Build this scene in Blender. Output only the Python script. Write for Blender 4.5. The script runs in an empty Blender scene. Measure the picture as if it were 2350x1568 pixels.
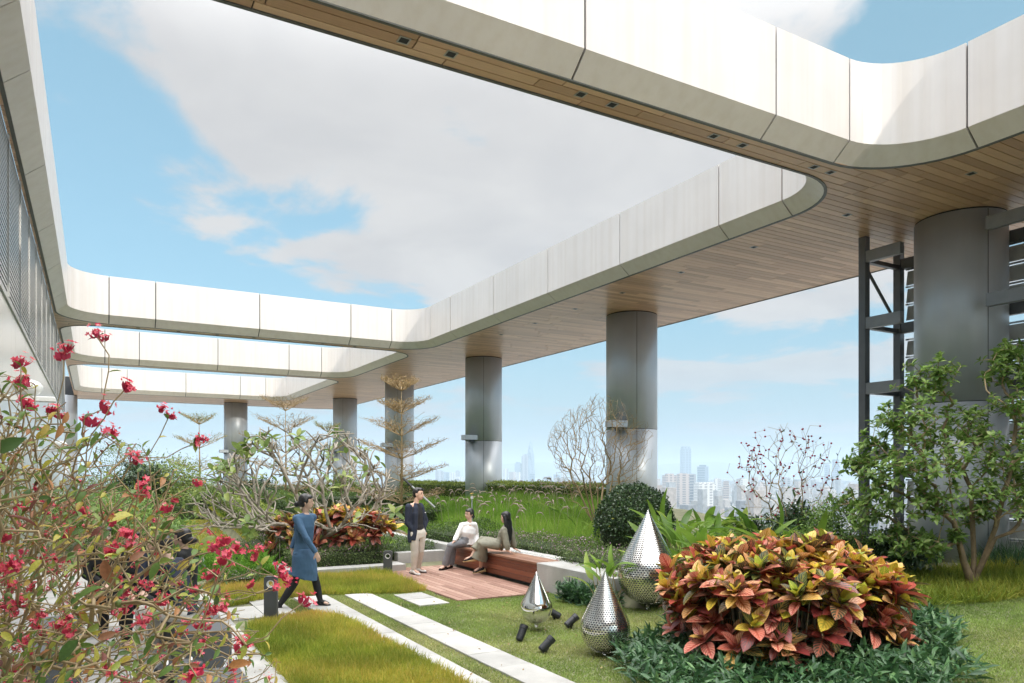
import bpy, math, random
import numpy as np
from mathutils import Vector, Matrix
random.seed(7); rng = np.random.default_rng(7)
scene = bpy.context.scene
COL = scene.collection

# ------------------------------------------------------------------ camera, world, sun, exposure
TH = math.radians(29.6); SN, CS = math.sin(TH), math.cos(TH)
FPX = 1690.0                      # focal length in units of a 2350 px wide picture
CAMZ = 2.0
cam_d = bpy.data.cameras.new("camera"); cam = bpy.data.objects.new("camera", cam_d); COL.objects.link(cam)
cam.location = (0, 0, CAMZ); cam.rotation_euler = (math.radians(90), 0, -TH)
cam_d.sensor_width = 36; cam_d.lens = 36 * FPX / 2350; cam_d.shift_y = (1083 - 784) / 2350
cam_d.clip_start = 0.1; cam_d.clip_end = 60000
scene.camera = cam
SUNV = Vector((0.205, -0.903, 0.380)).normalized()
SUN_EL = math.asin(SUNV.z); SUN_AZ = math.atan2(SUNV.x, SUNV.y)
sd = bpy.data.lights.new("sun", 'SUN'); sun = bpy.data.objects.new("sun", sd); COL.objects.link(sun)
sd.energy = 0.6; sd.angle = math.radians(1.5); sd.color = (1.0, 0.93, 0.82)
sun.rotation_euler = SUNV.to_track_quat('Z', 'Y').to_euler(); sun.location = (0, -20, 30)
scene.view_settings.view_transform = 'Standard'; scene.view_settings.look = 'None'
scene.view_settings.gamma = 1; scene.view_settings.use_curve_mapping = False
scene.view_settings.exposure = 1.47
scene.cycles.max_bounces = 8; scene.cycles.diffuse_bounces = 4; scene.cycles.transparent_max_bounces = 12
scene.cycles.volume_bounces = 2; scene.cycles.caustics_reflective = False

def at(x, y, z=0.0):              # point of the photograph on the level z
    a = (x - 1175) / FPX; b = (1083 - y) / FPX; d = (z - CAMZ) / b
    return Vector((d * SN + a * d * CS, d * CS - a * d * SN, z))
def far(x, d, y=1083.0):          # point of the photograph at depth d
    a = (x - 1175) / FPX
    return Vector((d * SN + a * d * CS, d * CS - a * d * SN, CAMZ + (1083 - y) / FPX * d))

def build_world():
    w = bpy.data.worlds.new("World"); scene.world = w; w.use_nodes = True
    nt = w.node_tree; N = nt.nodes; L = nt.links; N.clear()
    out = N.new('ShaderNodeOutputWorld'); bg = N.new('ShaderNodeBackground'); L.new(bg.outputs[0], out.inputs[0])
    sky = N.new('ShaderNodeTexSky'); sky.sky_type = 'NISHITA'; sky.sun_disc = False
    sky.sun_elevation = SUN_EL; sky.sun_rotation = SUN_AZ; sky.altitude = 100; sky.air_density = 1.0; sky.dust_density = 1.2; sky.ozone_density = 1.5
    tc = N.new('ShaderNodeTexCoord')
    sep = N.new('ShaderNodeSeparateXYZ'); L.new(tc.outputs['Generated'], sep.inputs[0])
    def math_(op, a, b=None, clamp=False):
        n = N.new('ShaderNodeMath'); n.operation = op; n.use_clamp = clamp
        for i, v in enumerate((a, b)):
            if v is None: continue
            if isinstance(v, (int, float)): n.inputs[i].default_value = v
            else: L.new(v, n.inputs[i])
        return n.outputs[0]
    # clouds lie on a flat layer: project the direction on it
    zc = math_('MAXIMUM', sep.outputs[2], 0.02)
    zz = math_('ADD', zc, 0.12)
    px = math_('DIVIDE', sep.outputs[0], zz); py = math_('DIVIDE', sep.outputs[1], zz)
    cmb = N.new('ShaderNodeCombineXYZ'); L.new(px, cmb.inputs[0]); L.new(py, cmb.inputs[1])
    def noise(scale, detail, rough, off=0.0, dist=0.0):
        n = N.new('ShaderNodeTexNoise'); n.inputs['Scale'].default_value = scale; n.inputs['Detail'].default_value = detail
        n.inputs['Roughness'].default_value = rough; n.inputs['Distortion'].default_value = dist
        m = N.new('ShaderNodeMapping'); m.inputs['Location'].default_value = (off, off * .7, 0)
        L.new(cmb.outputs[0], m.inputs[0]); L.new(m.outputs[0], n.inputs['Vector']); return n.outputs[0]
    n1 = noise(1.25, 10, 0.58, 3.1, 0.35)
    # broad cloud banks, each a soft region of directions: (x, y, width of region, weight)
    banks = [(760, 340, .17, .36), (1150, 300, .24, .42), (470, 330, .10, .30), (1400, 450, .16, .40), (420, 50, .16, .42), (1250, 560, .12, .25), (1500, 60, .2, .3),
             (1950, 90, .09, .45), (1950, 760, .15, .48), (1650, 880, .10, .30), (950, 1000, .08, .2), (950, 660, .05, .25), (700, 60, .15, .35),
             (230, 230, .10, -.34), (560, 150, .05, -.22), (330, 170, .06, -.22), (380, 560, .12, -.34), (720, 600, .12, -.42), (2200, 40, .09, -.5), (1700, 900, .2, -.25), (150, 480, .10, -.3), (1250, 950, .2, -.15)]
    dens = math_('ADD', math_('MULTIPLY', n1, 2.3), -.66)
    for (x, y, wd, wt) in banks:
        v = (far(x, 1.0, y) - Vector((0, 0, CAMZ))).normalized()
        dn = N.new('ShaderNodeVectorMath'); dn.operation = 'DISTANCE'; L.new(tc.outputs['Generated'], dn.inputs[0]); dn.inputs[1].default_value = v
        mr = N.new('ShaderNodeMapRange'); mr.interpolation_type = 'SMOOTHERSTEP'; mr.inputs['From Min'].default_value = wd * 1.9; mr.inputs['From Max'].default_value = 0
        mr.inputs['To Min'].default_value = 0; mr.inputs['To Max'].default_value = wt * .62
        L.new(dn.outputs['Value'], mr.inputs[0]); dens = math_('ADD', dens, mr.outputs[0])
    ov = N.new('ShaderNodeMapRange'); ov.inputs['From Min'].default_value = .5; ov.inputs['From Max'].default_value = .75; ov.inputs['To Min'].default_value = 0; ov.inputs['To Max'].default_value = .35
    L.new(sep.outputs[2], ov.inputs[0]); dens = math_('ADD', dens, ov.outputs[0])
    cr = N.new('ShaderNodeMapRange'); cr.interpolation_type = 'SMOOTHSTEP'; cr.inputs['From Min'].default_value = 0.47; cr.inputs['From Max'].default_value = 0.72
    L.new(dens, cr.inputs[0])
    n2 = noise(2.2, 7, 0.55, 9.0, 0.4)
    shade = N.new('ShaderNodeValToRGB'); e = shade.color_ramp.elements
    e[0].position = .38; e[0].color = (.59, .585, .59, 1); e[1].position = .62; e[1].color = (.67, .66, .655, 1)
    L.new(n2, shade.inputs[0])
    # cloud brightness raised steeply towards the unseen zenith as added fill for the garden
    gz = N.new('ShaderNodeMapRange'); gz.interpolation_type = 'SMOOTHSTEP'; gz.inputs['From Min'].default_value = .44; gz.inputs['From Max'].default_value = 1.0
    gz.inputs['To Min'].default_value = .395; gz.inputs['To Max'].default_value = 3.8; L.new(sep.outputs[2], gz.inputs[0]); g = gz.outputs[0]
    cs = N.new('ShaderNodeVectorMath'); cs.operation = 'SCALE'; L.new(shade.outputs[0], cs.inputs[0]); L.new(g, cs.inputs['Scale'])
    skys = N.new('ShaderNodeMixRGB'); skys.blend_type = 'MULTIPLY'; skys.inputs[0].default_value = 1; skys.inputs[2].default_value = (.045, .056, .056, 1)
    L.new(sky.outputs[0], skys.inputs[1])
    # thin veil over the blue
    veil = N.new('ShaderNodeMixRGB'); veil.inputs[0].default_value = .6; veil.inputs[2].default_value = (.135, .24, .295, 1)
    L.new(skys.outputs[0], veil.inputs[1])
    mix = N.new('ShaderNodeMixRGB'); L.new(cr.outputs[0], mix.inputs[0]); L.new(veil.outputs[0], mix.inputs[1]); L.new(cs.outputs[0], mix.inputs[2])
    # everything pales into haze near the horizon
    hz = N.new('ShaderNodeMapRange'); hz.interpolation_type = 'SMOOTHSTEP'; hz.inputs['From Min'].default_value = -0.02; hz.inputs['From Max'].default_value = 0.24
    hz.inputs['To Min'].default_value = .92; hz.inputs['To Max'].default_value = 0
    L.new(sep.outputs[2], hz.inputs[0])
    mh = N.new('ShaderNodeMixRGB'); L.new(hz.outputs[0], mh.inputs[0]); L.new(mix.outputs[0], mh.inputs[1]); mh.inputs[2].default_value = (.16, .21, .243, 1)
    # the veiled sun brightens the thin cloud round it
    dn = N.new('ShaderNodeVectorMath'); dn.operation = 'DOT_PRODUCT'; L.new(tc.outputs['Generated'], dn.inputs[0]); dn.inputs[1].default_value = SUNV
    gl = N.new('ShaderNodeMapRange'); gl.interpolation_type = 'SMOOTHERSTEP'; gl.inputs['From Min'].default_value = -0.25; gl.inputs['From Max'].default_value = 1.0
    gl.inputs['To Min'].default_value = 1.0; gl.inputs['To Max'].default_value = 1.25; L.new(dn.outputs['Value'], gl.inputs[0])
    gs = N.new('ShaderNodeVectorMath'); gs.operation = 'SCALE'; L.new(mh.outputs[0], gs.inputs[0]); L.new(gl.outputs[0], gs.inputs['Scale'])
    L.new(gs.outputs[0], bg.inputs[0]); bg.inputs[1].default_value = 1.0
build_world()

# ------------------------------------------------------------------ helpers
def tag(o, label=None, cat=None, group=None, kind=None):
    if label: o['label'] = label
    if cat: o['category'] = cat
    if group: o['group'] = group
    if kind: o['kind'] = kind
    return o
def empty(name, loc, label, cat, group=None):
    o = bpy.data.objects.new(name, None); COL.objects.link(o); o.location = loc; o.empty_display_size = .1
    return tag(o, label, cat, group)
def rootloc(p):
    v = Vector((0, 0, 0))
    while p is not None: v += p.location; p = p.parent
    return v
def link(name, me, parent=None):
    o = bpy.data.objects.new(name, me); COL.objects.link(o)
    if parent is not None: o.parent = parent
    return o
def obj(name, V, F, mat, parent=None, smooth=False, rnd=None, local=False, uvs=None):
    """one mesh object; V in world coordinates"""
    me = bpy.data.meshes.new(name)
    V = np.asarray(V, dtype=float)
    if parent is not None and not local: V = V - np.array(rootloc(parent))
    me.from_pydata([tuple(v) for v in V], [], F)
    if mat is not None:
        for m in (mat if isinstance(mat, (list, tuple)) else [mat]): me.materials.append(m)
    if smooth: me.polygons.foreach_set('use_smooth', [True] * len(me.polygons))
    if rnd is not None:
        a = me.attributes.new('rnd', 'FLOAT', 'POINT'); a.data.foreach_set('value', np.full(len(V), rnd) if np.isscalar(rnd) else rnd)
    if uvs is not None:
        ul = me.uv_layers.new(name='UVMap'); idx = np.empty(len(me.loops), dtype=np.int32); me.loops.foreach_get('vertex_index', idx)
        ul.data.foreach_set('uv', np.asarray(uvs)[idx].ravel())
    me.update(); return link(name, me, parent)
class MB:
    def __init__(s): s.v = []; s.f = []; s.r = []
    def add(s, V, F, r=0.0):
        n = len(s.v); s.v += [tuple(p) for p in V]; s.f += [tuple(i + n for i in f) for f in F]; s.r += [r] * len(V)
    def box(s, x0, x1, y0, y1, z0, z1, r=0.0):
        s.add([(x0, y0, z0), (x1, y0, z0), (x1, y1, z0), (x0, y1, z0), (x0, y0, z1), (x1, y0, z1), (x1, y1, z1), (x0, y1, z1)],
              [(0, 3, 2, 1), (4, 5, 6, 7), (0, 1, 5, 4), (1, 2, 6, 5), (2, 3, 7, 6), (3, 0, 4, 7)], r)
    def bbox(s, x0, x1, y0, y1, z0, z1, b=.01, r=0.0):     # box with chamfered top and side edges
        P = []
        def ring(o, z): return [(x0 + o + b, y0 + o, z), (x1 - o - b, y0 + o, z), (x1 - o, y0 + o + b, z), (x1 - o, y1 - o - b, z), (x1 - o - b, y1 - o, z), (x0 + o + b, y1 - o, z), (x0 + o, y1 - o - b, z), (x0 + o, y0 + o + b, z)]
        V = ring(0, z0) + ring(0, z1 - b) + ring(b, z1)
        F = [tuple(range(7, -1, -1)), tuple(range(16, 24))]
        for k in (0, 8):
            for i in range(8): F.append((k + i, k + (i + 1) % 8, k + 8 + (i + 1) % 8, k + 8 + i))
        s.add(V, F, r)
    def prism(s, poly, z0, z1, r=0.0):
        n = len(poly)
        V = [(p[0], p[1], z0) for p in poly] + [(p[0], p[1], z1) for p in poly]
        F = [tuple(range(n - 1, -1, -1)), tuple(range(n, 2 * n))] + [(i, (i + 1) % n, n + (i + 1) % n, n + i) for i in range(n)]
        s.add(V, F, r)
    def tube(s, pts, rads, n=8, side=None, cap=True, r=0.0):
        pts = [Vector(p) for p in pts]; V = []; F = []; prev = None
        for i, p in enumerate(pts):
            t = (pts[min(i + 1, len(pts) - 1)] - pts[max(i - 1, 0)])
            if t.length < 1e-9: t = Vector((0, 0, 1))
            t.normalize()
            if side is not None: a = Vector(side)
            elif prev is None: a = Vector((1, 0, 0)) if abs(t.x) < .8 else Vector((0, 1, 0))
            else: a = prev
            a = a - t * a.dot(t)
            if a.length < 1e-6: a = t.orthogonal()
            a.normalize(); prev = a; b = t.cross(a)
            ra = rads[i]; ra, rb = (ra, ra) if isinstance(ra, (int, float)) else ra
            for k in range(n):
                th = 2 * math.pi * k / n; V.append(p + a * (math.cos(th) * ra) + b * (math.sin(th) * rb))
        for i in range(len(pts) - 1):
            for k in range(n): F.append((i * n + k, i * n + (k + 1) % n, (i + 1) * n + (k + 1) % n, (i + 1) * n + k))
        if cap: F.append(tuple(range(n - 1, -1, -1))); F.append(tuple((len(pts) - 1) * n + k for k in range(n)))
        s.add(V, F, r)
    def ball(s, c, rx, ry, rz, ax=None, n=12, m=8, r=0.0):
        ax = ax or (Vector((1, 0, 0)), Vector((0, 1, 0)), Vector((0, 0, 1))); c = Vector(c); V = []; F = []
        for j in range(m + 1):
            ph = math.pi * (j + .001) / (m + .002) - math.pi / 2
            for i in range(n):
                th = 2 * math.pi * i / n
                V.append(c + ax[0] * (rx * math.cos(ph) * math.cos(th)) + ax[1] * (ry * math.cos(ph) * math.sin(th)) + ax[2] * (rz * math.sin(ph)))
        for j in range(m):
            for i in range(n): F.append((j * n + i, j * n + (i + 1) % n, (j + 1) * n + (i + 1) % n, (j + 1) * n + i))
        F.append(tuple(range(n - 1, -1, -1))); F.append(tuple(m * n + i for i in range(n)))
        s.add(V, F, r)
    def lathe(s, c, prof, n=32, r=0.0):
        V = []; F = []; m = len(prof)
        for (rad, z) in prof:
            for k in range(n): th = 2 * math.pi * k / n; V.append((c[0] + rad * math.cos(th), c[1] + rad * math.sin(th), c[2] + z))
        for i in range(m - 1):
            for k in range(n): F.append((i * n + k, i * n + (k + 1) % n, (i + 1) * n + (k + 1) % n, (i + 1) * n + k))
        F.append(tuple(range(n - 1, -1, -1))); F.append(tuple((m - 1) * n + k for k in range(n)))
        s.add(V, F, r)
    def build(s, name, mat, parent=None, smooth=False, attr=False):
        return obj(name, s.v, s.f, mat, parent, smooth, rnd=np.array(s.r) if attr else None)

# ---- materials
MATS = {}
def mat(name, col, rough=.6, metal=0.0, var=.12, vscale=4.0, bump=0.0, bscale=60.0, ramp=None, trans=0.0, stretch=(1, 1, 1), spec=.5, coat=0.0, streak=None, veins=None, coords='Object'):
    m = bpy.data.materials.new(name); m.use_nodes = True; nt = m.node_tree; N = nt.nodes; L = nt.links
    bs = N['Principled BSDF']; bs.inputs['Roughness'].default_value = rough; bs.inputs['Metallic'].default_value = metal
    bs.inputs['Specular IOR Level'].default_value = spec; bs.inputs['Coat Weight'].default_value = coat
    tc = N.new('ShaderNodeTexCoord'); mp = N.new('ShaderNodeMapping'); mp.inputs['Scale'].default_value = stretch; L.new(tc.outputs[coords], mp.inputs[0])
    if ramp:
        at_ = N.new('ShaderNodeAttribute'); at_.attribute_name = 'rnd'
        cr = N.new('ShaderNodeValToRGB'); cr.color_ramp.interpolation = 'LINEAR'; el = cr.color_ramp.elements
        el[0].position = ramp[0][0]; el[0].color = (*ramp[0][1], 1); el[1].position = ramp[-1][0]; el[1].color = (*ramp[-1][1], 1)
        for p, c in ramp[1:-1]: e = el.new(p); e.color = (*c, 1)
        L.new(at_.outputs['Fac'], cr.inputs[0]); base = cr.outputs[0]
        if veins:
            vr = N.new('ShaderNodeValToRGB'); el = vr.color_ramp.elements
            el[0].position = veins[0][0]; el[0].color = (*veins[0][1], 1); el[1].position = veins[-1][0]; el[1].color = (*veins[-1][1], 1)
            for p, c in veins[1:-1]: e = el.new(p); e.color = (*c, 1)
            L.new(at_.outputs['Fac'], vr.inputs[0])
            uv = N.new('ShaderNodeTexCoord'); sx = N.new('ShaderNodeSeparateXYZ'); L.new(uv.outputs['UV'], sx.inputs[0])
            def M(op, a, b=None):
                n = N.new('ShaderNodeMath'); n.operation = op
                for i, v in enumerate((a, b)):
                    if v is None: continue
                    if isinstance(v, (int, float)): n.inputs[i].default_value = v
                    else: L.new(v, n.inputs[i])
                return n.outputs[0]
            au = M('ABSOLUTE', M('SUBTRACT', sx.outputs[0], .5))
            mid = M('LESS_THAN', au, .06)
            st = M('FRACT', M('SUBTRACT', M('MULTIPLY', sx.outputs[1], 7.0), M('MULTIPLY', au, 5.0)))
            lat = M('LESS_THAN', st, .30)
            fac = M('MAXIMUM', mid, lat)
            mx = N.new('ShaderNodeMixRGB'); L.new(M('MULTIPLY', fac, .95), mx.inputs[0]); L.new(base, mx.inputs[1]); L.new(vr.outputs[0], mx.inputs[2]); base = mx.outputs[0]
    else:
        rg = N.new('ShaderNodeRGB'); rg.outputs[0].default_value = (*col, 1); base = rg.outputs[0]
    if var:
        n = N.new('ShaderNodeTexNoise'); n.inputs['Scale'].default_value = vscale; n.inputs['Detail'].default_value = 5; n.inputs['Roughness'].default_value = .62
        L.new(mp.outputs[0], n.inputs['Vector'])
        mr = N.new('ShaderNodeMapRange'); mr.inputs['From Min'].default_value = .3; mr.inputs['From Max'].default_value = .7
        mr.inputs['To Min'].default_value = 1 - var; mr.inputs['To Max'].default_value = 1 + var; L.new(n.outputs[0], mr.inputs[0])
        vm = N.new('ShaderNodeVectorMath'); vm.operation = 'SCALE'; L.new(base, vm.inputs[0]); L.new(mr.outputs[0], vm.inputs['Scale']); base = vm.outputs[0]
    if streak:   # (scale vector, amount): stains running down
        m2 = N.new('ShaderNodeMapping'); m2.inputs['Scale'].default_value = streak[0]; L.new(tc.outputs['Object'], m2.inputs[0])
        n = N.new('ShaderNodeTexNoise'); n.inputs['Scale'].default_value = 1; n.inputs['Detail'].default_value = 6; L.new(m2.outputs[0], n.inputs['Vector'])
        mr = N.new('ShaderNodeMapRange'); mr.inputs['From Min'].default_value = .42; mr.inputs['From Max'].default_value = .8; mr.inputs['To Min'].default_value = 0; mr.inputs['To Max'].default_value = streak[1]
        L.new(n.outputs[0], mr.inputs[0])
        mx = N.new('ShaderNodeMixRGB'); L.new(mr.outputs[0], mx.inputs[0]); L.new(base, mx.inputs[1]); mx.inputs[2].default_value = (*[c * f for c, f in zip(col, (.62, .52, .38))], 1); base = mx.outputs[0]
    L.new(base, bs.inputs['Base Color'])
    if bump:
        n = N.new('ShaderNodeTexNoise'); n.inputs['Scale'].default_value = bscale; n.inputs['Detail'].default_value = 4; L.new(mp.outputs[0], n.inputs['Vector'])
        bm_ = N.new('ShaderNodeBump'); bm_.inputs['Strength'].default_value = bump; bm_.inputs['Distance'].default_value = .01; L.new(n.outputs[0], bm_.inputs['Height']); L.new(bm_.outputs[0], bs.inputs['Normal'])
    if trans:
        tr = N.new('ShaderNodeBsdfTranslucent'); L.new(base, tr.inputs['Color']); ms = N.new('ShaderNodeMixShader'); ms.inputs[0].default_value = trans
        L.new(bs.outputs[0], ms.inputs[1]); L.new(tr.outputs[0], ms.inputs[2]); L.new(ms.outputs[0], N['Material Output'].inputs[0])
    MATS[name] = m; return m

m_fascia = mat('cream_panel', (.73, .675, .645), rough=.36, var=.05, vscale=.9, streak=((6.5, 6.5, .16), .24))
m_dark = mat('dark_joint', (.03, .032, .035), rough=.8, var=0)
m_trim = mat('grey_trim', (.10, .105, .10), rough=.5, var=.05)
m_core = mat('canopy_core', (.06, .06, .06), rough=.9, var=0)
m_soffit = mat('wood_soffit', (.4, .3, .2), rough=.36, var=.10, vscale=3, stretch=(1.2, 22, 22), ramp=[(0, (.45, .27, .165)), (.35, (.56, .35, .225)), (.7, (.63, .405, .265)), (1, (.71, .48, .32))])
m_col = mat('grey_column_paint', (.47, .50, .54), rough=.44, metal=.3, var=.05, vscale=1.5, streak=((6, 6, .3), .15))
m_steel = mat('grey_steel', (.13, .135, .145), rough=.45, metal=.3, var=.08)
m_beamsteel = mat('pale_grey_steel', (.23, .235, .245), rough=.45, metal=.3, var=.1)
m_louv = mat('louvre_metal', (.62, .62, .59), rough=.5, metal=.3, var=.15, vscale=2)
m_bright = mat('bright_metal', (.62, .63, .64), rough=.25, metal=.9, var=.05)
m_panel = mat('wall_panel_metal', (.66, .65, .62), rough=.28, metal=.5, var=.05, vscale=.4, stretch=(1, 1, .2))
m_slat = mat('slat_metal', (.42, .42, .41), rough=.35, metal=.5, var=.05)
m_conc = mat('grey_concrete', (.40, .40, .385), rough=.85, var=.16, vscale=2.5, bump=.3, bscale=40, streak=((2.5, 2.5, .6), .35))
m_conc2 = mat('pale_concrete', (.47, .465, .44), rough=.85, var=.10, vscale=3, bump=.2, bscale=50)
m_pave = mat('granite_slab', (.5, .49, .46), rough=.8, var=.17, vscale=2.2, bump=.25, bscale=120, ramp=[(0, (.31, .305, .295)), (.5, (.38, .375, .355)), (1, (.46, .45, .42))])
m_deck = mat('deck_wood', (.3, .2, .15), rough=.6, var=.18, vscale=2.5, stretch=(24, 1.6, 24), bump=.2, ramp=[(0, (.235, .125, .09)), (.5, (.31, .175, .13)), (1, (.40, .25, .19))])
m_bench = mat('bench_wood', (.2, .09, .05), rough=.42, var=.15, vscale=2.5, stretch=(24, 1.5, 24), ramp=[(0, (.135, .038, .018)), (1, (.21, .065, .032))])
m_benchtop = mat('bench_top_wood', (.3, .15, .09), rough=.38, var=.15, vscale=2.5, stretch=(24, 1.5, 24), ramp=[(0, (.24, .115, .07)), (1, (.36, .20, .13))])
m_soil = mat('soil', (.10, .085, .05), rough=.95, var=.35, vscale=3, bump=.5)
m_lawnbase = mat('lawn_base', (.20, .20, .12), rough=.95, var=.35, vscale=2.2, bump=.4)
m_black = mat('black_paint', (.018, .02, .024), rough=.35, var=.05)
m_greypaint = mat('charcoal_paint', (.085, .09, .095), rough=.5, var=.06)
m_white = mat('white_paint', (.78, .78, .76), rough=.45, var=.04)
m_bark = mat('grey_bark', (.28, .25, .205), rough=.85, var=.3, vscale=9, bump=.6, bscale=30)
m_twig = mat('tan_twig', (.33, .24, .13), rough=.85, var=.2, vscale=6)
m_bark2 = mat('brown_bark', (.22, .16, .095), rough=.85, var=.35, vscale=7, bump=.8, bscale=25)
m_stem = mat('green_brown_stem', (.36, .27, .15), rough=.7, var=.25, vscale=8)
m_mirror = mat('polished_steel', (.82, .81, .79), rough=.035, metal=1, var=0)

# ------------------------------------------------------------------ ground of the terrace
def ss(t): t = max(0.0, min(1.0, t)); return t * t * (3 - 2 * t)
def hgt(x, y):
    low = .06 * max(0.0, x - 5.2) * ss((9.5 - y) / 1.0) if x > 5.2 else 0.0
    back = .0
    if y > 14.2 and x > 3.2: back = .13 + .75 * ss((y - 14.4) / 13)
    elif y > 15.5: back = .55 * ss((y - 15.5) / 14)
    z = max(low, back)
    if x > 6.6:
        up = .36 + .06 * ss((x - 7.0) / 6.0) + .49 * ss((x - 7.0) / 6.0) * ss((y - 12.5) / 4.0); k = ss((y - 7.6) / 1.3)
        z = max(z, low * (1 - k) + up * k)
    return z
def grid_sheet(name, x0, x1, y0, y1, st, f, m, **kw):
    nx = int(round((x1 - x0) / st)); ny = int(round((y1 - y0) / st))
    V = [(x0 + (x1 - x0) * i / nx, y0 + (y1 - y0) * j / ny, f(x0 + (x1 - x0) * i / nx, y0 + (y1 - y0) * j / ny)) for j in range(ny + 1) for i in range(nx + 1)]
    F = [(j * (nx + 1) + i, j * (nx + 1) + i + 1, (j + 1) * (nx + 1) + i + 1, (j + 1) * (nx + 1) + i) for j in range(ny) for i in range(nx)]
    return obj(name, V, F, m, smooth=True)
g = grid_sheet('garden_ground', -1.0, 15.0, -14, 52, .2, hgt, m_lawnbase); tag(g, kind='structure')
mb = MB(); mb.box(-24, 15.3, -30, 52.4, -12, -.25); o = mb.build('terrace_deck', m_conc); tag(o, kind='structure')

# ------------------------------------------------------------------ far city
ZC = -150.0
m_cityground = mat('city_ground', (.20, .20, .19), rough=.95, var=.4, vscale=.004)
g = obj('city_ground', [(-40000, -40000, ZC), (40000, -40000, ZC), (40000, 40000, ZC), (-40000, 40000, ZC)], [(0, 1, 2, 3)], m_cityground); tag(g, kind='structure')
def facade(name, c1, c2, sx=.25, sz=.3, rough=.4):
    m = bpy.data.materials.new(name); m.use_nodes = True; nt = m.node_tree; N = nt.nodes; L = nt.links; bs = N['Principled BSDF']
    tc = N.new('ShaderNodeTexCoord'); sp = N.new('ShaderNodeSeparateXYZ'); L.new(tc.outputs['Object'], sp.inputs[0])
    def M(op, a, b=None):
        n = N.new('ShaderNodeMath'); n.operation = op
        for i, v in enumerate((a, b)):
            if v is None: continue
            if isinstance(v, (int, float)): n.inputs[i].default_value = v
            else: L.new(v, n.inputs[i])
        return n.outputs[0]
    h = M('ADD', sp.outputs[0], sp.outputs[1])
    a = M('GREATER_THAN', M('FRACT', M('MULTIPLY', h, sx)), .45); b = M('GREATER_THAN', M('FRACT', M('MULTIPLY', sp.outputs[2], sz)), .35)
    mx = N.new('ShaderNodeMixRGB'); L.new(M('MULTIPLY', a, b), mx.inputs[0]); mx.inputs[1].default_value = (*c1, 1); mx.inputs[2].default_value = (*c2, 1)
    L.new(mx.outputs[0], bs.inputs['Base Color']); bs.inputs['Roughness'].default_value = rough
    return m
f_grey = facade('facade_grey', (.35, .36, .38), (.14, .16, .19), .07, .08)
f_blue = facade('facade_blue_glass', (.26, .33, .40), (.12, .17, .22), .05, .06, .2)
f_pink = facade('facade_pinkish', (.50, .42, .38), (.22, .20, .20), .09, .10)
f_white = facade('facade_white', (.66, .65, .62), (.30, .30, .31), .09, .10)
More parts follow.
